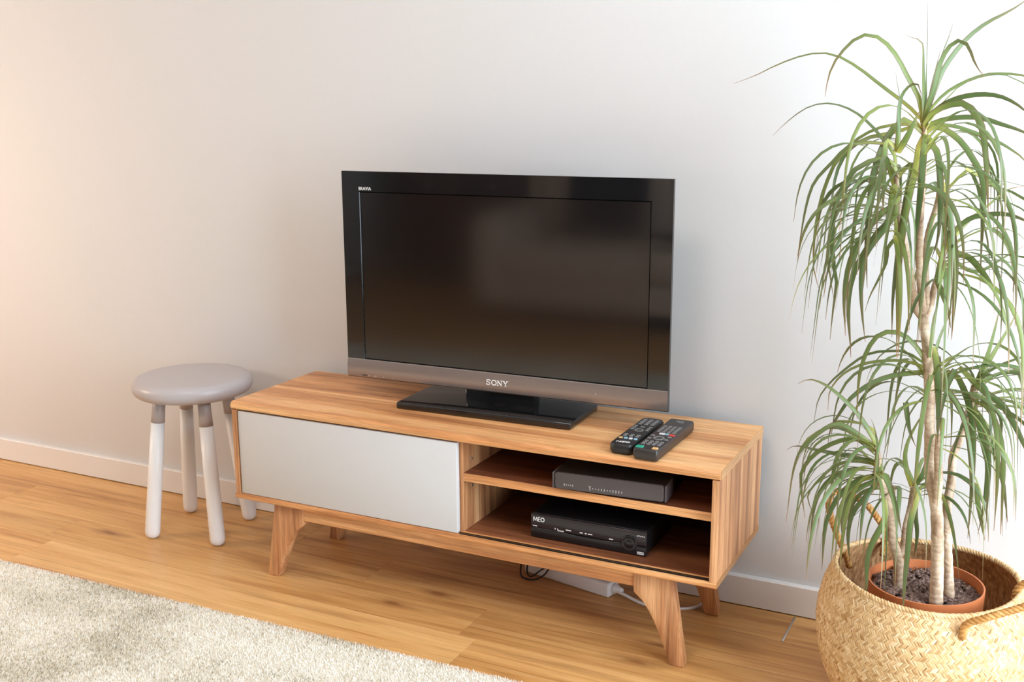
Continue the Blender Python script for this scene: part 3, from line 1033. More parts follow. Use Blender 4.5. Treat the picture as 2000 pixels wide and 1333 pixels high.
def pile(x0, x1, y0, y1, step, wid, hole=None, hgt=0.0068):
    nx, ny = int((x1 - x0) / step), int((y1 - y0) / step)
    gx, gy = np.meshgrid(np.arange(nx), np.arange(ny))
    px = x0 + (gx.ravel() + rng.uniform(0, 1, nx * ny)) * step
    py = y0 + (gy.ravel() + rng.uniform(0, 1, nx * ny)) * step
    if hole:
        m = ~((px > hole[0]) & (px < hole[1]) & (py > hole[2]) & (py < hole[3]))
        px, py = px[m], py[m]
    N = len(px)
    big = vnoise(px * 5.5 + 7, py * 7.5 + 3, 1) * 0.6 + vnoise(px * 14, py * 18, 2) * 0.4
    med = vnoise(px * 70, py * 70, 3)
    lean_a = 2.2 + 1.5 * (big - 0.5) * 2 + rng.normal(0, 0.7, N)
    lean = 0.10 + 0.35 * vnoise(px * 9 + 20, py * 9, 4) + rng.uniform(0, 0.25, N)
    h = hgt * (0.78 + 0.30 * med + rng.uniform(-0.12, 0.12, N))
    rot = rng.uniform(0, 2 * PI, N)
    bx_, by_ = np.cos(rot) * wid / 2, np.sin(rot) * wid / 2
    dx, dy = np.cos(lean_a) * lean * h, np.sin(lean_a) * lean * h
    V = np.empty((N, 5, 3))
    zb = 0.0045
    V[:, 0] = np.stack([px - bx_, py - by_, np.full(N, zb)], 1)
    V[:, 1] = np.stack([px + bx_, py + by_, np.full(N, zb)], 1)
    mx, my, mz = px + dx * 0.45, py + dy * 0.45, zb + h * 0.62
    V[:, 2] = np.stack([mx + bx_ * 0.95, my + by_ * 0.95, mz], 1)
    V[:, 3] = np.stack([mx - bx_ * 0.95, my - by_ * 0.95, mz], 1)
    V[:, 4] = np.stack([px + dx * 1.15, py + dy * 1.15, zb + h], 1)
    base = np.arange(N)[:, None] * 5
    F3 = np.concatenate([base + np.array([[0, 1, 2]]), base + np.array([[0, 2, 3]]), base + np.array([[3, 2, 4]])], 0)
    tint = np.clip(0.36 + 0.42 * (big - 0.2) / 0.6 + rng.normal(0, 0.27, N), 0, 1)
    return V.reshape(-1, 3), F3, np.repeat(tint, 5)


hx0, hx1, hy0 = -1.30, 1.00, 0.25
a1 = pile(hx0, hx1, hy0, RUGD / 2, 0.0029, 0.0024)
a2 = pile(-RUGW / 2, RUGW / 2, -RUGD / 2, RUGD / 2, 0.0085, 0.0085, (hx0, hx1, hy0, 9))
V = np.concatenate([a1[0], a2[0]])
Fc = np.concatenate([a1[1], a2[1] + len(a1[0])])
me = bpy.data.meshes.new('pile')
me.vertices.add(len(V))
me.vertices.foreach_set('co', V.ravel())
me.loops.add(len(Fc) * 3)
me.loops.foreach_set('vertex_index', Fc.astype(np.int32).ravel())
me.polygons.add(len(Fc))
me.polygons.foreach_set('loop_start', np.arange(len(Fc), dtype=np.int32) * 3)
me.update(calc_edges=True)
at = me.attributes.new('tint', 'FLOAT', 'POINT')
at.data.foreach_set('value', np.concatenate([a1[2], a2[2]]).astype(np.float32))
me.materials.append(M_PILE)
tag(obj('pile', me, rug, (RUGC.x, RUGC.y, 0)), kind='stuff')

# ------------------------------------------------------------------ woven basket
def straw(name, dark, mid, light, rough=0.6):
    k = NT(name, rough, 0.35)
    at = k.add('ShaderNodeAttribute')
    at.attribute_name = 'tint'
    c = k.ramp(at.outputs['Fac'], [(0.0, dark), (0.5, mid), (1.0, light)])
    n = k.noise(k.coords((90, 90, 90)), 1.0, 3.0)
    c = k.mix(c, k.ramp(n, [(0.3, (0.80, 0.76, 0.70, 1)), (0.7, (1.05, 1.04, 1.02, 1))]), 0.6, 'MULTIPLY')
    k.color(c)
    return k.m


M_STRAW = straw('woven_seagrass', lin(176, 132, 82), lin(220, 184, 134), lin(240, 216, 176))
M_INNER = NT('basket_lining', 0.75, 0.3)
_n = M_INNER.noise(M_INNER.coords((160, 160, 60)), 1.0, 3.0)
M_INNER.color(M_INNER.ramp(_n, [(0.3, lin(146, 100, 62)), (0.6, lin(198, 152, 104)), (0.8, lin(226, 186, 140))]))
M_INNER.bump(_n, 0.5, 0.003)
M_INNER = M_INNER.m
BX, BY = 1.577, -0.290
PROF = [(0.140, 0.001), (0.152, 0.020), (0.166, 0.050), (0.180, 0.083), (0.182, 0.093), (0.187, 0.112), (0.192, 0.145), (0.193, 0.170), (0.190, 0.200), (0.183, 0.230), (0.173, 0.254), (0.165, 0.270)]
ps_ = [0.0]
for a, b in zip(PROF, PROF[1:]):
    ps_.append(ps_[-1] + math.hypot(b[0] - a[0], b[1] - a[1]))
PS = np.array(ps_)
PRr, PZz = np.array([p_[0] for p_ in PROF]), np.array([p_[1] for p_ in PROF])


def surf(th, s, out=0.0):
    """point on the slightly slumped basket surface"""
    r = np.interp(s, PS, PRr)
    z = np.interp(s, PS, PZz)
    dr = np.interp(s + 0.004, PS, PRr) - np.interp(s - 0.004, PS, PRr)
    dz = np.interp(s + 0.004, PS, PZz) - np.interp(s - 0.004, PS, PZz)
    ln = np.hypot(dr, dz) + 1e-9
    nr, nz = dz / ln, -dr / ln
    hi = np.clip((z - 0.15) / 0.115, 0, 1)
    r = r * (1 + 0.012 * hi * np.sin(2 * th + 0.6) + 0.006 * np.sin(3 * th))
    zz = z + hi * hi * (0.005 * np.sin(th - 0.9) + 0.003 * np.sin(2 * th + 1.0))
    rr = r + out * nr
    return np.stack([rr * np.cos(th), rr * np.sin(th), zz + out * nz], -1)


bask = thing('basket', 'round woven seagrass belly basket with rope handles holding the potted plant', 'basket', (BX, BY, 0))
nt, nss = 96, 26
th = np.linspace(0, 2 * PI, nt, endpoint=False)
ss = np.linspace(0, PS[-1], nss)
vv, ff = [], []
for s_ in ss:
    vv += [tuple(q) for q in surf(th, np.full(nt, s_), -0.0008)]
for s_ in ss[::-1]:
    vv += [tuple(q) for q in surf(th, np.full(nt, s_), -0.0055) + np.array([0, 0, 0.003])]
for j in range(2 * nss - 1):
    for i in range(nt):
        a, b = j * nt + i, j * nt + (i + 1) % nt
        ff.append((a, b, b + nt, a + nt))
ff.append(tuple(reversed(range(nt))))
ff.append(tuple(range((2 * nss - 1) * nt, 2 * nss * nt)))
obj('body', data_mesh('body', (vv, ff), M_INNER, True), bask, (BX, BY, 0))
# herringbone weave: rows of short strands slanting to and fro
NR, NS = 33, 226
dh = PS[-1] / NR
SV, SF, ST = [], [], []
i_ = np.arange(NS)
o_ = 0
for row in range(NR):
    sgn = 1 if row % 2 else -1
    wth = 2 * PI / NS
    sl_ = sgn * wth * 1.35
    th0 = i_ * wth + rng.normal(0, wth * 0.07, NS) + row * 0.013
    lift = rng.uniform(0.0010, 0.0022, NS)
    tint = np.clip(rng.normal(0.5, 0.2, NS), 0, 1)
    P = np.empty((NS, 9, 3))
    kk = 0
    for u, lo in ((0.0, 0.10), (0.5, 1.0), (1.0, 0.10)):
        for v_, ed in ((-0.5, 0.25), (0.0, 1.0), (0.5, 0.25)):
            P[:, kk] = surf(th0 + sl_ * (u - 0.5) + v_ * wth * 0.96, np.full(NS, (row - 0.06 + u * 1.12) * dh), lift * lo * ed)
            kk += 1
    SV.append(P.reshape(-1, 3))
    b9 = o_ + i_[:, None] * 9
    for q in ((0, 1, 4, 3), (1, 2, 5, 4), (3, 4, 7, 6), (4, 5, 8, 7)):
        SF.append(b9 + np.array([q]))
    ST.append(np.repeat(tint, 9))
    o_ += NS * 9
SV, SF, ST = np.concatenate(SV), np.concatenate(SF), np.concatenate(ST)
me = bpy.data.meshes.new('weave')
me.from_pydata(SV.tolist(), [], SF.tolist())
at = me.attributes.new('tint', 'FLOAT', 'POINT')
at.data.foreach_set('value', ST.astype(np.float32))
finish(me, M_STRAW, True)
tag(obj('weave', me, bask, (BX, BY, 0)), kind='stuff')


def rope_data(P, r, strands, turns_per_m, k=6):
    """strands twisted round a path"""
    fr = frames(P)
    s = [0.0]
    for a, b in zip(P, P[1:]):
        s.append(s[-1] + (b - a).length)
    parts = []
    for j in range(strands):
        Q = []
        for p_, (t, a, b), q in zip(P, fr, s):
            an = 2 * PI * (j / strands + q * turns_per_m)
            Q.append(p_ + (a * math.cos(an) + b * math.sin(an)) * r * 0.55)
        parts.append(tube_data(Q, [r * 0.62] * len(Q), k))
    return join_data(parts)


def rope(name, P, r, strands, tpm, mat, parent):
    d = rope_data(P, r, strands, tpm)
    me_ = data_mesh(name, d, mat, True)
    a_ = me_.attributes.new('tint', 'FLOAT', 'POINT')
    a_.data.foreach_set('value', np.repeat(np.clip(rng.normal(0.5, 0.18, len(d[0]) // 6 + 1), 0, 1), 6)[:len(d[0])].astype(np.float32))
    return obj(name, me_, parent)


rimP = [Vector(surf(a, PS[-1], -0.003)) + Vector((BX, BY, 0.002)) for a in np.linspace(0, 2 * PI, 261)]
rope('rim', rimP, 0.0052, 3, 55, M_STRAW, bask)
M_ROPE = straw('twisted_rope', lin(150, 98, 44), lin(192, 140, 76), lin(222, 178, 116))
h1 = catmull([(1.431, -0.240, 0.236), (1.424, -0.238, 0.258), (1.400, -0.228, 0.300), (1.380, -0.212, 0.345), (1.384, -0.195, 0.370), (1.412, -0.178, 0.366), (1.450, -0.165, 0.340), (1.482, -0.165, 0.298), (1.486, -0.168, 0.270), (1.484, -0.172, 0.245)], 90)
rope('handle', h1, 0.0062, 3, 42, M_ROPE, bask)
h2 = catmull([(1.657, -0.452, 0.232), (1.660, -0.452, 0.258), (1.690, -0.452, 0.278), (1.745, -0.430, 0.300), (1.800, -0.385, 0.318), (1.805, -0.330, 0.320), (1.770, -0.300, 0.305), (1.737, -0.300, 0.282), (1.730, -0.300, 0.255)], 90)
rope('handle', h2, 0.0062, 3, 42, M_ROPE, bask)

# ------------------------------------------------------------------ potted dracaena
STEMS = [
  (12, 8, [(1.6049, -0.375, 0.251), (1.6006, -0.37, 0.3389), (1.5934, -0.36, 0.4119), (1.5868, -0.35, 0.4413), (1.5757, -0.345, 0.4814), (1.5696, -0.34, 0.5462), (1.564, -0.33, 0.6093), (1.5559, -0.32, 0.6721), (1.5467, -0.31, 0.7253), (1.5385, -0.3, 0.7648)]),
  (9, 6, [(1.5885, -0.352, 0.4325), (1.5909, -0.36, 0.4693), (1.5901, -0.365, 0.4994), (1.5872, -0.365, 0.5274), (1.5858, -0.36, 0.5634)]),
  (10, 6, [(1.6234, -0.33, 0.2495), (1.6131, -0.325, 0.3337), (1.6057, -0.315, 0.3982), (1.6056, -0.3, 0.4276), (1.6076, -0.29, 0.4591), (1.6068, -0.28, 0.505), (1.6165, -0.26, 0.5398), (1.6246, -0.24, 0.5843), (1.6288, -0.22, 0.6238)]),
  (11, 5, [(1.5338, -0.32, 0.2474), (1.5326, -0.325, 0.2882), (1.5278, -0.33, 0.3167), (1.5196, -0.335, 0.3404), (1.5155, -0.34, 0.3717), (1.5084, -0.35, 0.4187), (1.495, -0.355, 0.4576), (1.4875, -0.36, 0.502), (1.4822, -0.36, 0.5303)]),
  (6, 5, [(1.5274, -0.325, 0.3127), (1.5202, -0.31, 0.3362), (1.5149, -0.3, 0.3673), (1.5079, -0.29, 0.3983), (1.5083, -0.29, 0.4338)]),
  (7, 5, [(1.5308, -0.33, 0.3122), (1.5375, -0.32, 0.3279), (1.5364, -0.3, 0.3609), (1.5398, -0.28, 0.395), (1.5414, -0.27, 0.4325)]),
  (7, 5, [(1.539, -0.3, 0.7583), (1.5269, -0.302, 0.7735), (1.5179, -0.31, 0.8158), (1.5082, -0.32, 0.8624), (1.4963, -0.33, 0.9172), (1.4849, -0.335, 0.9708), (1.4809, -0.34, 1.0151)]),
  (7, 4, [(1.539, -0.3, 0.7583), (1.5336, -0.3, 0.7969), (1.527, -0.3, 0.8426), (1.5227, -0.3, 0.9153), (1.5215, -0.3, 1.0049), (1.5172, -0.3, 1.1015)]),
  (6, 5, [(1.5398, -0.3, 0.7584), (1.5419, -0.29, 0.7867), (1.5346, -0.28, 0.8496), (1.5332, -0.27, 0.9036), (1.5437, -0.26, 0.9578), (1.5469, -0.25, 0.9935)]),
  (6, 5, [(1.5407, -0.3, 0.7584), (1.5486, -0.29, 0.7779), (1.5519, -0.28, 0.8137), (1.559, -0.265, 0.8491), (1.5619, -0.26, 0.8855)]),
]
HEADS = [(1.519, -0.3, 1.0885), (1.4809, -0.34, 1.0151), (1.549, -0.25, 0.989), (1.5627, -0.26, 0.8856), (1.5577, -0.31, 0.6559), (1.6294, -0.22, 0.6268), (1.4832, -0.36, 0.5285), (1.5423, -0.27, 0.4326), (1.5858, -0.36, 0.5634), (1.5083, -0.29, 0.4338)]
LEAVES = [
  (10, 35, [(1.5186,-0.3,1.0824), (1.5095,-0.2964,1.1102), (1.4747,-0.2907,1.1405), (1.4399,-0.2855,1.1657), (1.3985,-0.2793,1.1969), (1.36,-0.2741,1.2188), (1.3247,-0.2699,1.2254), (1.2864,-0.2653,1.2193), (1.2446,-0.26,1.2045), (1.2049,-0.255,1.1863), (1.1626,-0.25,1.1721)]),
  (12, 40, [(1.5186,-0.3,1.0824), (1.5127,-0.3063,1.1185), (1.506,-0.3112,1.1457), (1.4889,-0.3172,1.1755), (1.4662,-0.3253,1.2159), (1.4416,-0.3317,1.2429), (1.4178,-0.3362,1.2509), (1.4,-0.3397,1.2451), (1.3829,-0.3442,1.2279), (1.3709,-0.348,1.2119), (1.36,-0.3537,1.182), (1.3571,-0.36,1.1465)]),
  (9, 35, [(1.4823,-0.34,1.0064), (1.4752,-0.329,1.0475), (1.4521,-0.32,1.0745), (1.4319,-0.3125,1.0964), (1.4015,-0.303,1.1199), (1.3715,-0.295,1.1326), (1.3446,-0.2884,1.1361), (1.3177,-0.2818,1.1313), (1.2936,-0.2752,1.1183), (1.2692,-0.2677,1.0992), (1.246,-0.26,1.0767)]),
  (8, 80, [(1.5186,-0.3,1.0824), (1.5182,-0.297,1.1184), (1.513,-0.2903,1.2), (1.51,-0.2858,1.2539), (1.5051,-0.2813,1.3075), (1.5031,-0.28,1.3236)]),
  (12, 75, [(1.5186,-0.3,1.0824), (1.5166,-0.3082,1.1213), (1.5121,-0.3249,1.199), (1.5088,-0.3324,1.2331), (1.4995,-0.3351,1.2411), (1.4842,-0.3386,1.2453), (1.4789,-0.34,1.2488)]),
  (12, 50, [(1.5186,-0.3,1.0824), (1.5193,-0.2943,1.1184), (1.529,-0.288,1.1565), (1.5412,-0.2815,1.1943), (1.5682,-0.273,1.2368), (1.5985,-0.2657,1.2654), (1.6364,-0.258,1.2868), (1.6551,-0.2538,1.3006), (1.6735,-0.25,1.3104)]),
  (14, 55, [(1.5186,-0.3,1.0824), (1.5205,-0.3078,1.1212), (1.5315,-0.3165,1.1616), (1.5396,-0.3256,1.2037), (1.5558,-0.3328,1.2318), (1.5709,-0.3362,1.2344), (1.5819,-0.3393,1.2231), (1.5943,-0.3453,1.1969), (1.6083,-0.35,1.1785)]),
  (8, 60, [(1.5228,-0.3,1.1321), (1.5292,-0.2857,1.1863), (1.5382,-0.2747,1.2269), (1.5438,-0.2687,1.2484), (1.5497,-0.26,1.2807)]),
  (8, 60, [(1.5217,-0.3,1.1294), (1.5235,-0.2632,1.1787), (1.5267,-0.2322,1.2207), (1.5269,-0.22,1.2376)]),
  (7, 20, [(1.5186,-0.3,1.0824), (1.5197,-0.2946,1.1129), (1.5402,-0.2875,1.1456), (1.5691,-0.2806,1.167), (1.6057,-0.273,1.1814), (1.6405,-0.2663,1.1829), (1.6658,-0.2615,1.1794), (1.6937,-0.2557,1.1659), (1.7175,-0.25,1.1445)]),
  (11, 35, [(1.5186,-0.3,1.0824), (1.5188,-0.3041,1.1021), (1.5362,-0.3101,1.124), (1.5613,-0.3167,1.14), (1.5916,-0.3237,1.1477), (1.6219,-0.3305,1.148), (1.6472,-0.3364,1.1408), (1.6732,-0.3432,1.1239), (1.6943,-0.35,1.1009)]),
  (15, 50, [(1.5186,-0.3,1.0824), (1.5203,-0.3076,1.1049), (1.5395,-0.3172,1.124), (1.5704,-0.3289,1.1346), (1.5891,-0.3358,1.128), (1.6062,-0.3447,1.1083), (1.6166,-0.3553,1.0798), (1.6242,-0.3693,1.0411), (1.6319,-0.3879,0.9899), (1.6365,-0.4,0.9569)]),
  (11, 35, [(1.5186,-0.3,1.0824), (1.5191,-0.301,1.0939), (1.5421,-0.3034,1.1049), (1.5678,-0.3059,1.1104), (1.6036,-0.3093,1.1105), (1.6396,-0.3129,1.1), (1.6755,-0.3165,1.0871), (1.7062,-0.32,1.0665)]),
  (8, 25, [(1.5186,-0.3,1.0824), (1.519,-0.298,1.091), (1.5364,-0.2934,1.0979), (1.5672,-0.2859,1.0952), (1.5985,-0.2781,1.0843), (1.6349,-0.2688,1.0694), (1.6612,-0.2616,1.0531), (1.6776,-0.2567,1.0395), (1.6944,-0.25,1.0149)]),
  (12, 55, [(1.4816,-0.34,1.0535), (1.4814,-0.3477,1.0919), (1.4822,-0.3565,1.135), (1.488,-0.3606,1.1536), (1.4979,-0.3637,1.164), (1.5083,-0.3659,1.1665), (1.5164,-0.37,1.148)]),
  (9, 60, [(1.4765,-0.34,1.0507), (1.4804,-0.3281,1.1078), (1.476,-0.3202,1.1459), (1.4671,-0.3134,1.1786), (1.465,-0.31,1.1949)]),
  (15, 60, [(1.4818,-0.34,1.0508), (1.5013,-0.3674,1.0844), (1.5175,-0.3956,1.1193), (1.5229,-0.4,1.1219)]),
  (15, 80, [(1.5186,-0.3,1.0824), (1.5203,-0.3036,1.0889), (1.5213,-0.3146,1.0689), (1.5224,-0.3329,1.0357), (1.5244,-0.3549,0.9964), (1.5257,-0.3806,0.9512), (1.5279,-0.4063,0.9067), (1.5341,-0.43,0.8662)]),
  (14, 70, [(1.5186,-0.3,1.0824), (1.5203,-0.3016,1.0855), (1.5305,-0.31,1.0688), (1.5443,-0.3205,1.0491), (1.5536,-0.3418,1.0031), (1.5591,-0.366,0.9512), (1.5606,-0.3842,0.9126), (1.555,-0.4,0.8804)]),
  (15, 60, [(1.5186,-0.3,1.0824), (1.5103,-0.3045,1.0923), (1.4843,-0.3152,1.1076), (1.467,-0.3248,1.0891), (1.4541,-0.3368,1.0586), (1.4455,-0.3517,1.018), (1.4439,-0.3671,0.9743), (1.4456,-0.3871,0.9176), (1.4474,-0.3977,0.8878), (1.457,-0.42,0.8256)]),
  (12, 60, [(1.4776,-0.34,1.059), (1.4654,-0.3532,1.0729), (1.4643,-0.3699,1.0499), (1.4696,-0.4026,1.0048), (1.4772,-0.44,0.9546)]),
  (9, 35, [(1.4706,-0.34,1.0657), (1.4301,-0.3372,1.0686), (1.3963,-0.3348,1.0612), (1.3699,-0.3321,1.0328), (1.3397,-0.3289,0.9965), (1.3271,-0.326,0.9529), (1.3201,-0.3226,0.9013), (1.3154,-0.32,0.8603)]),
  (10, 35, [(1.5186,-0.3,1.0824), (1.5128,-0.3017,1.099), (1.4681,-0.3064,1.0852), (1.4321,-0.31,1.0781), (1.4027,-0.3132,1.064), (1.3771,-0.3167,1.0392), (1.3623,-0.3203,1.0037), (1.3513,-0.3244,0.9608), (1.3461,-0.3291,0.9105), (1.3461,-0.3323,0.8745), (1.3497,-0.3359,0.8349), (1.367,-0.34,0.7926)]),
  (8, 25, [(1.5186,-0.3,1.0824), (1.5093,-0.2971,1.0955), (1.4683,-0.2895,1.0986), (1.4271,-0.2817,1.0878), (1.3857,-0.2725,1.0589), (1.358,-0.264,1.0184), (1.3429,-0.2547,0.9661), (1.3351,-0.2438,0.9013), (1.3337,-0.24,0.8781)]),
  (12, 40, [(1.4823,-0.34,1.0064), (1.4728,-0.3445,1.0421), (1.4405,-0.3487,1.0383), (1.412,-0.3531,1.0208), (1.3942,-0.3576,0.9894), (1.3836,-0.3625,0.9509), (1.3839,-0.3684,0.9022), (1.3915,-0.3747,0.85), (1.3991,-0.3786,0.8189), (1.3962,-0.382,0.7905), (1.3945,-0.39,0.7231)]),
  (10, 40, [(1.4823,-0.34,1.0064), (1.4724,-0.3353,1.028), (1.4323,-0.3263,1.0059), (1.4051,-0.3195,0.9836), (1.3813,-0.3118,0.9501), (1.368,-0.3039,0.9089), (1.3656,-0.2944,0.8562), (1.372,-0.2862,0.8108), (1.3782,-0.28,0.7764)]),
  (15, 55, [(1.4823,-0.34,1.0064), (1.4785,-0.3423,1.0011), (1.4888,-0.3538,0.968), (1.4621,-0.366,0.9473), (1.4398,-0.3804,0.9132), (1.4242,-0.3945,0.8757), (1.4185,-0.4073,0.8386), (1.4198,-0.4208,0.7986), (1.4291,-0.44,0.743)]),
  (15, 60, [(1.4823,-0.34,1.0064), (1.479,-0.3427,0.9943), (1.4867,-0.3528,0.9471), (1.4632,-0.361,0.9192), (1.4432,-0.3698,0.8842), (1.4267,-0.3788,0.8457), (1.4218,-0.3869,0.8075), (1.4247,-0.3956,0.7664), (1.4323,-0.405,0.7223), (1.4356,-0.41,0.6985)]),
  (13, 60, [(1.4823,-0.34,1.0064), (1.4781,-0.3468,0.9911), (1.4768,-0.3708,0.9346), (1.4583,-0.3879,0.9011), (1.4454,-0.4011,0.8743), (1.4455,-0.418,0.8349), (1.4535,-0.4389,0.7868), (1.4653,-0.46,0.7397)]),
  (9, 50, [(1.4847,-0.34,0.9529), (1.4869,-0.3323,0.9033), (1.4741,-0.3293,0.8882), (1.472,-0.3249,0.8591), (1.4597,-0.3195,0.8252), (1.447,-0.3146,0.7945), (1.4395,-0.31,0.7637)]),
  (13, 65, [(1.4772,-0.3,1.0038), (1.5023,-0.3137,1.0344), (1.501,-0.3306,0.9872), (1.499,-0.3452,0.947), (1.4977,-0.3622,0.9002), (1.4968,-0.3803,0.8503), (1.4976,-0.3984,0.8009), (1.5027,-0.42,0.7423)]),
  (15, 70, [(1.5186,-0.3,1.0824), (1.5121,-0.3059,1.0685), (1.5105,-0.3221,1.0247), (1.5053,-0.3373,0.9844), (1.5012,-0.3561,0.9343), (1.5004,-0.3747,0.8845), (1.5028,-0.3932,0.8352), (1.5078,-0.4117,0.7865), (1.5148,-0.44,0.7127)]),
  (15, 65, [(1.552,-0.26,0.9979), (1.5636,-0.2814,0.9578), (1.5806,-0.3136,0.8989), (1.5888,-0.34,0.8506), (1.5931,-0.3664,0.803), (1.596,-0.4,0.7435)]),
  (13, 50, [(1.5186,-0.3,1.0824), (1.5391,-0.3018,1.0958), (1.5764,-0.305,1.0725), (1.6013,-0.3079,1.0394), (1.6161,-0.3101,1.0129), (1.6221,-0.3125,0.9795), (1.6254,-0.3166,0.9221), (1.6272,-0.32,0.8745)]),
  (10, 45, [(1.5862,-0.26,1.0231), (1.6277,-0.2482,0.9992), (1.6502,-0.2404,0.975), (1.6653,-0.2323,0.9434), (1.6754,-0.2206,0.8933), (1.6783,-0.2074,0.8345), (1.6775,-0.2,0.8007)]),
  (14, 55, [(1.5665,-0.26,0.8922), (1.5814,-0.2646,0.8757), (1.6056,-0.2701,0.867), (1.6309,-0.2777,0.8412), (1.6496,-0.2845,0.8152), (1.6613,-0.29,0.7922)]),
  (12, 40, [(1.5632,-0.26,0.892), (1.5787,-0.2674,0.9149), (1.5975,-0.2747,0.9341), (1.6166,-0.2807,0.9424), (1.6549,-0.292,0.9484), (1.6877,-0.302,0.9405), (1.71,-0.31,0.9254)]),
  (9, 40, [(1.5634,-0.26,0.8885), (1.5755,-0.255,0.8992), (1.5957,-0.2443,0.9276), (1.6254,-0.2314,0.9559), (1.6548,-0.2185,0.984), (1.6802,-0.21,0.9912)]),
  (9, 40, [(1.5681,-0.26,0.8708), (1.6026,-0.2484,0.8426), (1.6285,-0.2412,0.8432), (1.6588,-0.2307,0.8651), (1.6895,-0.22,0.8869)]),
  (13, 60, [(1.5609,-0.26,0.8776), (1.5574,-0.292,0.8313), (1.5672,-0.3083,0.8094), (1.5811,-0.3296,0.7819), (1.5898,-0.35,0.7544)]),
  (12, 45, [(1.5586,-0.31,0.6437), (1.5544,-0.3156,0.6738), (1.5468,-0.3193,0.6921), (1.5254,-0.3263,0.7207), (1.5048,-0.3313,0.7343), (1.4881,-0.3348,0.7371), (1.4656,-0.3401,0.7252), (1.4512,-0.3467,0.6958), (1.4441,-0.354,0.6596), (1.4436,-0.3603,0.6276), (1.4465,-0.37,0.5781)]),
  (7, 20, [(1.5586,-0.31,0.6437), (1.5533,-0.3035,0.6711), (1.513,-0.2927,0.6925), (1.4809,-0.2854,0.6898), (1.4449,-0.2773,0.679), (1.4089,-0.2676,0.6483), (1.3723,-0.2567,0.6067), (1.3538,-0.2491,0.5709), (1.3469,-0.24,0.5233)]),
  (8, 25, [(1.5586,-0.31,0.6437), (1.554,-0.3081,0.6684), (1.512,-0.3046,0.6782), (1.4702,-0.3012,0.6732), (1.435,-0.2984,0.6615), (1.4034,-0.2956,0.6385), (1.3829,-0.2928,0.6046), (1.3809,-0.29,0.5646)]),
  (12, 50, [(1.4848,-0.36,0.5162), (1.4847,-0.361,0.5281), (1.4546,-0.3665,0.5782), (1.4291,-0.3701,0.6059), (1.4002,-0.3737,0.6296), (1.3787,-0.3761,0.6408), (1.3575,-0.3781,0.6439), (1.3404,-0.38,0.6338)]),
  (12, 45, [(1.5586,-0.31,0.6437), (1.5551,-0.314,0.6625), (1.5026,-0.327,0.6561), (1.4637,-0.3372,0.6393), (1.4318,-0.3471,0.6118), (1.4137,-0.3552,0.5815), (1.3993,-0.3635,0.5476), (1.3985,-0.37,0.5188)]),
  (7, 25, [(1.4848,-0.36,0.5162), (1.4883,-0.3592,0.5205), (1.4708,-0.3524,0.5615), (1.4419,-0.3479,0.5641), (1.4127,-0.3436,0.5631), (1.384,-0.3388,0.5427), (1.3549,-0.3337,0.518), (1.337,-0.3286,0.4825), (1.3267,-0.3225,0.4352), (1.3172,-0.31,0.3356)]),
  (11, 40, [(1.4848,-0.36,0.5162), (1.4868,-0.3605,0.5207), (1.4464,-0.366,0.5394), (1.4089,-0.3707,0.528), (1.3753,-0.3756,0.5018), (1.356,-0.3798,0.4693), (1.3564,-0.3832,0.4393), (1.3682,-0.39,0.3808)]),
  (11, 45, [(1.4848,-0.36,0.5162), (1.4895,-0.3571,0.4974), (1.4681,-0.3537,0.497), (1.4315,-0.3478,0.4996), (1.4018,-0.3432,0.4999), (1.3716,-0.3386,0.5002), (1.3332,-0.3328,0.501), (1.3162,-0.33,0.4899)]),
  (8, 30, [(1.4848,-0.36,0.5162), (1.4898,-0.3571,0.4936), (1.4431,-0.3507,0.4925), (1.4073,-0.3456,0.4742), (1.3789,-0.3404,0.4408), (1.3611,-0.3362,0.4088), (1.3655,-0.3333,0.3845), (1.3773,-0.33,0.3612)]),
  (13, 50, [(1.4848,-0.36,0.5162), (1.4937,-0.3669,0.482), (1.4559,-0.3751,0.4637), (1.4271,-0.3829,0.4348), (1.4096,-0.3915,0.3922), (1.4058,-0.3984,0.3551), (1.4078,-0.41,0.2931)]),
  (12, 50, [(1.4848,-0.36,0.5162), (1.4941,-0.3665,0.4744), (1.4632,-0.3723,0.4524), (1.4408,-0.3773,0.4274), (1.4333,-0.383,0.3894), (1.4391,-0.39,0.3423)]),
  (12, 50, [(1.4953,-0.36,0.4687), (1.4649,-0.3489,0.4218), (1.4443,-0.3407,0.3843), (1.4383,-0.3315,0.3362), (1.4435,-0.32,0.2762)]),
  (11, 40, [(1.4848,-0.36,0.5162), (1.4886,-0.3609,0.521), (1.4251,-0.3738,0.5651), (1.3979,-0.3785,0.5591), (1.3717,-0.3843,0.5345), (1.3493,-0.3904,0.5025), (1.3433,-0.3964,0.4648), (1.3397,-0.4,0.4421)]),
  (15, 70, [(1.5035,-0.36,0.4308), (1.5072,-0.3705,0.3972), (1.4907,-0.3842,0.3556), (1.4837,-0.3944,0.323), (1.4875,-0.409,0.2766), (1.4862,-0.42,0.2412)]),
  (14, 75, [(1.5614,-0.36,0.4573), (1.5585,-0.3683,0.4396), (1.5523,-0.3837,0.4067), (1.553,-0.4054,0.3605), (1.5537,-0.427,0.3147), (1.556,-0.4452,0.277), (1.5575,-0.46,0.2465)]),
  (9, 60, [(1.5904,-0.31,0.4455), (1.6031,-0.3197,0.4247), (1.6174,-0.3351,0.3891), (1.6298,-0.3531,0.3461), (1.6393,-0.37,0.3055)]),
  (11, 70, [(1.5508,-0.3,0.436), (1.5495,-0.2792,0.3812), (1.5532,-0.2649,0.3436), (1.5527,-0.2532,0.3117), (1.549,-0.24,0.275)]),
  (5, 60, [(1.5072,-0.36,0.4139), (1.5137,-0.3848,0.36), (1.5179,-0.4074,0.3113), (1.5242,-0.43,0.2638)]),
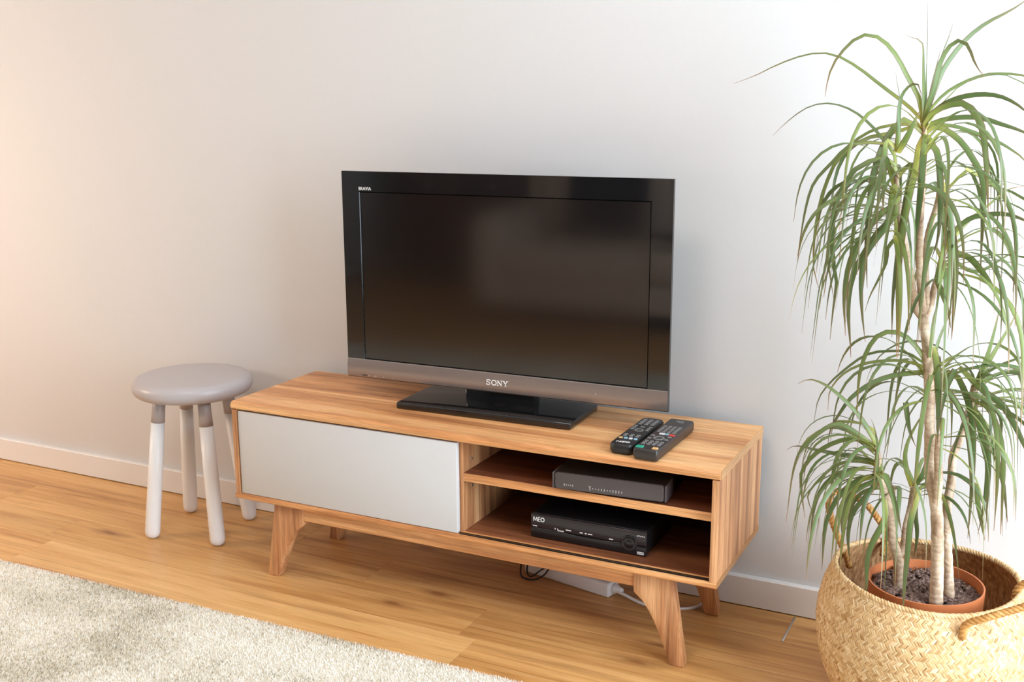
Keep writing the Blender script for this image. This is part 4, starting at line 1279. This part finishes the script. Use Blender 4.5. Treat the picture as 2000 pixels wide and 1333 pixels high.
  (15, 75, [(1.5613,-0.31,0.7099), (1.5666,-0.3201,0.6979), (1.575,-0.347,0.6647), (1.5834,-0.3885,0.6146), (1.5898,-0.43,0.566)]),
  (11, 60, [(1.5586,-0.31,0.6437), (1.5671,-0.3161,0.6385), (1.584,-0.3269,0.6502), (1.603,-0.3453,0.6817), (1.5939,-0.3651,0.653), (1.5893,-0.3899,0.6156), (1.5902,-0.41,0.5854)]),
  (15, 60, [(1.5506,-0.22,0.622), (1.5824,-0.2349,0.6478), (1.5967,-0.2408,0.6468), (1.6174,-0.2567,0.6152), (1.6319,-0.2744,0.5763), (1.6386,-0.2943,0.5302), (1.6441,-0.3228,0.4646), (1.6469,-0.36,0.3802)]),
  (15, 50, [(1.601,-0.22,0.6578), (1.6463,-0.2447,0.6231), (1.6822,-0.2633,0.602), (1.7213,-0.2947,0.5454), (1.7477,-0.32,0.4981)]),
  (14, 50, [(1.6306,-0.22,0.6113), (1.6189,-0.2231,0.6072), (1.6359,-0.2321,0.5733), (1.6547,-0.2386,0.5546), (1.6807,-0.2545,0.4941), (1.6945,-0.2649,0.4537), (1.707,-0.28,0.3921)]),
  (13, 60, [(1.6306,-0.22,0.6113), (1.6256,-0.222,0.6077), (1.64,-0.2355,0.5671), (1.6549,-0.2512,0.52), (1.665,-0.2624,0.4866), (1.6652,-0.2843,0.4172), (1.6601,-0.3,0.368)]),
  (13, 60, [(1.5586,-0.31,0.6437), (1.5842,-0.3223,0.6419), (1.5954,-0.3293,0.6338), (1.6188,-0.3485,0.605), (1.6325,-0.3672,0.572), (1.6414,-0.3903,0.5294), (1.6451,-0.41,0.4929)]),
  (13, 60, [(1.6306,-0.22,0.6113), (1.6283,-0.2205,0.6153), (1.6365,-0.2237,0.6435), (1.6496,-0.2296,0.6947), (1.6583,-0.2366,0.7557), (1.6593,-0.24,0.7854)]),
  (13, 55, [(1.6306,-0.22,0.6113), (1.6283,-0.2192,0.615), (1.6391,-0.2136,0.6452), (1.6586,-0.205,0.6906), (1.6779,-0.1963,0.7354), (1.6897,-0.19,0.7685)]),
  (14, 70, [(1.5586,-0.31,0.6437), (1.558,-0.3179,0.6747), (1.5594,-0.3289,0.7171), (1.5605,-0.3418,0.7662), (1.5657,-0.35,0.7962)]),
  (11, 60, [(1.5586,-0.31,0.6437), (1.5601,-0.3038,0.6718), (1.5688,-0.2927,0.7218), (1.5788,-0.2845,0.7576), (1.587,-0.28,0.7756)]),
  (12, 60, [(1.6243,-0.22,0.4441), (1.6468,-0.2346,0.4365), (1.6533,-0.2509,0.4116), (1.6643,-0.2735,0.3785), (1.6722,-0.29,0.3549)]),
  (9, 35, [(1.6306,-0.22,0.6113), (1.6283,-0.2206,0.6153), (1.6368,-0.2237,0.6397), (1.6652,-0.2288,0.6663), (1.7069,-0.2354,0.6904), (1.7379,-0.24,0.6981)]),
  (10, 40, [(1.6306,-0.22,0.6113), (1.6282,-0.2185,0.6148), (1.6432,-0.21,0.6335), (1.6751,-0.1971,0.6491), (1.7142,-0.1826,0.6538), (1.748,-0.17,0.6433)]),
  (10, 60, [(1.6306,-0.22,0.6113), (1.6334,-0.2242,0.5977), (1.6725,-0.2374,0.583), (1.6812,-0.2491,0.5457), (1.6763,-0.26,0.5104)]),
  (14, 60, [(1.5386,-0.27,0.4311), (1.5264,-0.2844,0.4808), (1.5286,-0.2949,0.519), (1.5411,-0.3064,0.5582), (1.5601,-0.32,0.6016)]),
  (13, 60, [(1.4923,-0.36,0.4606), (1.4994,-0.3717,0.4844), (1.5132,-0.3883,0.4654), (1.5283,-0.411,0.4379), (1.5444,-0.44,0.4026)]),
  (13, 60, [(1.5392,-0.27,0.4232), (1.5563,-0.2867,0.4587), (1.5657,-0.3052,0.5004), (1.5752,-0.32,0.5325)]),
  (13, 70, [(1.4848,-0.36,0.5162), (1.4865,-0.3745,0.4757), (1.487,-0.3926,0.5375), (1.4812,-0.4048,0.577), (1.476,-0.41,0.5923)]),
  (12, 60, [(1.5268,-0.31,0.5724), (1.523,-0.3257,0.6061), (1.5361,-0.3533,0.5628), (1.5498,-0.37,0.5397)]),
]

M_TERRA = plain('terracotta_plastic', lin(200, 116, 68), 0.5)
M_SOIL = NT('potting_soil', 0.95, 0.2)
_n = M_SOIL.noise(M_SOIL.coords((220, 220, 220)), 1.0, 3.0)
M_SOIL.color(M_SOIL.ramp(_n, [(0.3, lin(58, 44, 38)), (0.55, lin(118, 94, 84)), (0.8, lin(176, 150, 134))]))
M_SOIL = M_SOIL.m


def bark():
    k = NT('ringed_bark', 0.7, 0.3)
    w = k.add('ShaderNodeTexWave', wave_type='BANDS', bands_direction='Z')
    w.inputs['Scale'].default_value = 26.0
    w.inputs['Distortion'].default_value = 8.0
    w.inputs['Detail'].default_value = 2.0
    w.inputs['Detail Scale'].default_value = 1.5
    k.link(k.coords((1, 1, 1)), w.inputs['Vector'])
    n = k.noise(k.coords((60, 60, 25)), 1.0, 4.0)
    c = k.ramp(n, [(0.3, lin(150, 122, 96)), (0.55, lin(196, 172, 146)), (0.75, lin(226, 208, 186))])
    d = k.ramp(w.outputs['Fac'], [(0.0, (0.62, 0.52, 0.44, 1)), (0.22, (1, 1, 1, 1))])
    k.color(k.mix(c, d, 0.42, 'MULTIPLY'))
    k.bump(w.outputs['Fac'], 0.35, 0.002)
    return k.m


def leaf_mat():
    k = NT('dracaena_leaf', 0.36, 0.5)
    uv = k.add('ShaderNodeUVMap')
    sp = k.add('ShaderNodeSeparateXYZ')
    k.link(uv.outputs[0], sp.inputs[0])
    oi = k.add('ShaderNodeObjectInfo')
    along = k.ramp(sp.outputs['Y'], [(0.0, lin(198, 194, 116)), (0.10, lin(156, 166, 92)), (0.26, lin(110, 132, 80)), (0.70, lin(102, 122, 78)), (0.92, lin(128, 116, 80)), (1.0, lin(170, 126, 98))])
    tone = k.ramp(oi.outputs['Random'], [(0.0, (0.74, 0.82, 0.72, 1)), (0.5, (1.0, 1.0, 0.95, 1)), (0.85, (1.22, 1.16, 0.9, 1)), (1.0, (1.5, 1.3, 0.9, 1))])
    c = k.mix(along, tone, 1.0, 'MULTIPLY')
    edge = k.add('ShaderNodeMath', operation='SUBTRACT')
    k.link(sp.outputs['X'], edge.inputs[0])
    edge.inputs[1].default_value = 0.5
    ab = k.add('ShaderNodeMath', operation='ABSOLUTE')
    k.link(edge.outputs[0], ab.inputs[0])
    ef = k.ramp(ab.outputs[0], [(0.36, (0, 0, 0, 1)), (0.48, (1, 1, 1, 1))])
    c = k.mix(c, lin(122, 82, 66), ef)
    k.color(c)
    k.b.inputs['Subsurface Weight'].default_value = 0.0
    # thin leaf: some light passes through
    tr = k.add('ShaderNodeBsdfTranslucent')
    k.link(c, tr.inputs['Color'])
    mx = k.add('ShaderNodeMixShader')
    mx.inputs[0].default_value = 0.30
    k.link(k.b.outputs[0], mx.inputs[1])
    k.link(tr.outputs[0], mx.inputs[2])
    k.link(mx.outputs[0], k.n['Material Output'].inputs['Surface'])
    return k.m


M_BARK, M_LEAF = bark(), leaf_mat()
PX, PY = 1.580, -0.318
plant = thing('potted_plant', 'tall dracaena with ribbon leaves in a terracotta pot inside the basket', 'plant', (PX, PY, 0.0))
ZP = 0.268
obj('pot', lathe_mesh('pot', [(0.0, 0.008), (0.074, 0.008), (0.076, 0.012), (0.099, ZP - 0.050), (0.1005, ZP - 0.050), (0.1025, ZP), (0.0995, ZP), (0.097, ZP - 0.035), (0.094, ZP - 0.07), (0, ZP - 0.07)], M_TERRA, 64, True, 40), plant, (PX, PY, 0))
# soil: a lumpy bed of crumbs
cr = []
tmp = bmesh.new()
bmesh.ops.create_icosphere(tmp, subdivisions=1, radius=1.0)
iv = np.array([v.co[:] for v in tmp.verts])
tmp.verts.index_update()
if_ = [tuple(v.index for v in f.verts) for f in tmp.faces]
tmp.free()
for i in range(1300):
    r_ = 0.0935 * math.sqrt(random.random())
    a = random.random() * 2 * PI
    s_ = random.uniform(0.0025, 0.0085) * (0.7 if random.random() < 0.6 else 1.0)
    d = iv * (1 + rng.uniform(-0.35, 0.35, (len(iv), 1))) * s_ * np.array([random.uniform(0.7, 1.4), random.uniform(0.7, 1.4), 0.8])
    d = d + np.array([r_ * math.cos(a), r_ * math.sin(a), ZP - 0.022 + random.uniform(-0.003, 0.004) + 0.005 * math.sin(r_ * 60 + a)])
    cr.append(([tuple(q) for q in d], if_))
disc = [(0.0965 * math.cos(2 * PI * i / 40), 0.0965 * math.sin(2 * PI * i / 40), ZP - 0.024) for i in range(40)]
cr.append((disc, [tuple(range(40))]))
tag(obj('soil', data_mesh('soil', join_data(cr), M_SOIL), plant, (PX, PY, 0)), kind='stuff')
for r0, r1_, pts in STEMS:
    P = catmull(pts, 46)
    if pts[0][2] < 0.26:
        P[0].z = ZP - 0.028
    n_ = len(P) - 1
    rad = [((r0 + (r1_ - r0) * i / n_) * 0.00098) * (1 + 0.045 * math.sin(i * 2.4) + 0.02 * random.uniform(-1, 1)) for i in range(n_ + 1)]
    obj('stem', tube_mesh('stem', P, rad, M_BARK, 12), plant)


def leaf_mesh(P, width, twist, bent=0.30, face=None):
    """grooved strap leaf along the points P; uv x across, y along"""
    n_ = len(P) - 1
    v_, f_, uvs = [], [], []
    side0 = None
    for i, p_ in enumerate(P):
        t = (P[min(i + 1, n_)] - P[max(i - 1, 0)]).normalized()
        s_ = t.cross(face if face is not None else Vector((0, 0, 1)))
        if s_.length < 0.15 and side0 is not None:
            s_ = side0.copy()
        elif side0 is not None and s_.normalized().dot(side0) < 0:
            s_ = -s_
        s_ = (s_ - t * s_.dot(t))
        s_ = s_.normalized() if s_.length > 1e-4 else Vector((0, 1, 0))
        if side0 is not None:
            s_ = (s_ * 0.4 + side0 * 0.6).normalized()
            s_ = (s_ - t * s_.dot(t)).normalized()
        side0 = s_.copy()
        u = i / n_
        q = Matrix.Rotation(math.radians(twist) * min(1.0, u * 1.8), 3, t)
        s2 = q @ s_
        nrm = t.cross(s2)
        w_ = width / 2 * (0.72 + 0.28 * min(1, u / 0.15)) * (1.0 if u < 0.45 else max(0.0, 1 - ((u - 0.45) / 0.55) ** 1.6))
        w_ = max(w_, 0.0004)
        v_ += [tuple(p_ - s2 * w_ + nrm * w_ * bent), tuple(p_), tuple(p_ + s2 * w_ + nrm * w_ * bent)]
        uvs += [(0, u), (0.5, u), (1, u)]
    for i in range(n_):
        for k in (0, 1):
            a = i * 3 + k
            f_.append((a, a + 1, a + 4, a + 3))
    me_ = bpy.data.meshes.new('leaf')
    me_.from_pydata(v_, [], f_)
    ul = me_.uv_layers.new(name='UVMap')
    for lp in me_.loops:
        ul.data[lp.index].uv = uvs[lp.vertex_index]
    finish(me_, M_LEAF, True)
    return me_


n_leaf = 0
for w_, tw, pts in LEAVES:
    # broad side turned to the open room, the thin arching ones more on edge
    obj('leaf', leaf_mesh(catmull(pts, 16), w_ * 0.00078, tw * (0.55 if w_ >= 11 else 1.0), 0.30, Vector((0.36, -0.88, 0.30))), plant)
    n_leaf += 1


def grow(head, az, el, length, droop):
    """a strap leaf that leaves the head at elevation el and bends down under its weight"""
    p_ = Vector(head)
    out = [p_.copy()]
    N_ = 14
    da = random.uniform(-0.35, 0.35)
    for i in range(N_):
        u = (i + 0.5) / N_
        k = min(1.0, u * droop)
        k = k * k * (3 - 2 * k)
        e = el + (math.radians(-86) - el) * k
        a = az + da * u
        p_ = p_ + Vector((math.cos(a) * math.cos(e), math.sin(a) * math.cos(e), math.sin(e))) * (length / N_)
        out.append(p_.copy())
    return out


# head index, number, elevation range, length range, droop range, azimuth centre and spread (None = all round), drop along stem
SPECS = [(0, 24, (5, 60), (0.28, 0.44), (0.9, 1.5), None, 0.13),
         (1, 38, (0, 50), (0.24, 0.36), (0.9, 1.5), (3.5, 1.5), 0.11),
         (2, 10, (5, 50), (0.26, 0.40), (0.9, 1.5), (-0.6, 1.6), 0.05),
         (3, 26, (0, 55), (0.24, 0.38), (0.8, 1.4), (-0.5, 1.7), 0.06),
         (4, 34, (0, 60), (0.24, 0.38), (0.8, 1.4), None, 0.05),
         (5, 20, (0, 60), (0.22, 0.36), (0.8, 1.4), (-0.7, 1.6), 0.05),
         (6, 26, (0, 60), (0.20, 0.32), (0.9, 1.5), (3.7, 1.4), 0.06),
         (7, 13, (10, 60), (0.16, 0.26), (0.8, 1.4), None, 0.03),
         (8, 7, (0, 50), (0.16, 0.28), (0.9, 1.5), (-1.0, 1.2), 0.02),
         (9, 6, (10, 60), (0.14, 0.24), (0.9, 1.5), (3.9, 1.2), 0.02)]
for hi_, cnt, el_, ln_, dr_, azs, drop in SPECS:
    made, tries = 0, 0
    while made < cnt and tries < 4000:
        tries += 1
        az = random.uniform(0, 2 * PI) if azs is None else random.gauss(azs[0], azs[1] * 0.65)
        u = random.random()
        h_ = Vector(HEADS[hi_]) + Vector((random.uniform(-0.006, 0.006), random.uniform(-0.006, 0.006), -drop * u))
        P = grow(h_, az, math.radians(el_[0] + (el_[1] - el_[0]) * (1 - u) * random.uniform(0.6, 1.1)), random.uniform(*ln_), random.uniform(*dr_))
        if max(q.y for q in P) > -0.035 or max(q.x for q in P) > 2.05 or min(q.z for q in P) < 0.30:
            continue
        if min(q.x for q in P) < 1.33:
            continue
        obj('leaf', leaf_mesh(P, random.uniform(0.005, 0.0095), random.choice((-1, 1)) * random.uniform(5, 60)), plant)
        made += 1
        n_leaf += 1
print('leaves', n_leaf)

# ------------------------------------------------------------------ the far side of the room, seen mirrored in the television
def fabric(name, col):
    k = NT(name, 0.9, 0.2)
    n = k.noise(k.coords((140, 140, 140)), 1.0, 3.0)
    k.color(k.mix(col, tuple(c * 0.82 for c in col[:3]) + (1,), n))
    k.bump(n, 0.3, 0.002)
    return k.m


M_SOFA = fabric('oatmeal_upholstery', lin(214, 196, 178))
M_CUSH = fabric('charcoal_cushion_cloth', lin(52, 46, 48))
M_CHEST = wood('dark_chest_wood', 0, lin(70, 46, 32), lin(104, 72, 50), lin(128, 92, 66))
sx0, sx1, sy0, sy1 = -0.82, 1.02, -3.95, -3.10
sofa = thing('sofa', 'oatmeal fabric two-seat sofa facing the television across the room', 'sofa', ((sx0 + sx1) / 2, (sy0 + sy1) / 2, 0))
box('frame', (sx0 + 0.02, sy0 + 0.02, 0.10), (sx1 - 0.02, sy1 - 0.03, 0.26), M_SOFA, sofa, 0.02, 3)
xm = (sx0 + sx1) / 2
for a_, b_ in ((sx0 + 0.16, xm - 0.004), (xm + 0.004, sx1 - 0.16)):
    box('seat_cushion', (a_, sy0 + 0.22, 0.262), (b_, sy1, 0.42), M_SOFA, sofa, 0.045, 4)
    box('back_cushion', (a_, sy0 + 0.06, 0.425), (b_, sy0 + 0.24, 0.80), M_SOFA, sofa, 0.05, 4)
box('backrest', (sx0 + 0.02, sy0, 0.10), (sx1 - 0.02, sy0 + 0.10, 0.78), M_SOFA, sofa, 0.03, 3)
for a_, b_ in ((sx0, sx0 + 0.155), (sx1 - 0.155, sx1)):
    box('armrest', (a_, sy0 + 0.005, 0.10), (b_, sy1 - 0.01, 0.58), M_SOFA, sofa, 0.04, 4)
for a_ in (sx0 + 0.06, sx1 - 0.06):
    for b_ in (sy0 + 0.07, sy1 - 0.08):
        obj('leg', lathe_mesh('leg', [(0, 0.001), (0.014, 0.001), (0.022, 0.104), (0, 0.104)], M_CHEST, 14), sofa, (a_, b_, 0))
cu_ = thing('cushion', 'charcoal square cushion leaning on the back of the sofa', 'cushion', (-0.24, -3.62, 0.424))
cb_ = obj('cover', box_mesh('cover', (0.44, 0.12, 0.40), M_CUSH, 0.055, 4), cu_, (-0.24, -3.62, 0.424 + 0.205))
cb_.rotation_euler = (0.14, 0, 0)
cx0, cx1, cy0, cy1 = -1.98, -1.02, RY0 + 0.03, RY0 + 0.46
chest = thing('sideboard', 'dark wooden sideboard with four drawers against the far wall', 'sideboard', ((cx0 + cx1) / 2, (cy0 + cy1) / 2, 0))
box('body', (cx0, cy0, 0.10), (cx1, cy1, 0.80), M_CHEST, chest, 0.004, 2)
for i in range(2):
    for j in range(2):
        xa, za = cx0 + 0.02 + i * 0.465, 0.12 + j * 0.335
        dr_ = box('drawer', (xa, cy1 + 0.0005, za), (xa + 0.455, cy1 + 0.018, za + 0.325), M_CHEST, chest, 0.003, 2)
        obj('knob', lathe_mesh('knob', [(0, 0), (0.008, 0), (0.006, 0.010), (0.014, 0.018), (0.012, 0.024), (0, 0.025)], M_PIN, 16), dr_, (xa + 0.2275, cy1 + 0.018, za + 0.1625), (-PI / 2, 0, 0))
for a_ in (cx0 + 0.06, cx1 - 0.06):
    for b_ in (cy0 + 0.06, cy1 - 0.06):
        obj('leg', lathe_mesh('leg', [(0, 0.001), (0.016, 0.001), (0.024, 0.102), (0, 0.102)], M_CHEST, 14), chest, (a_, b_, 0))
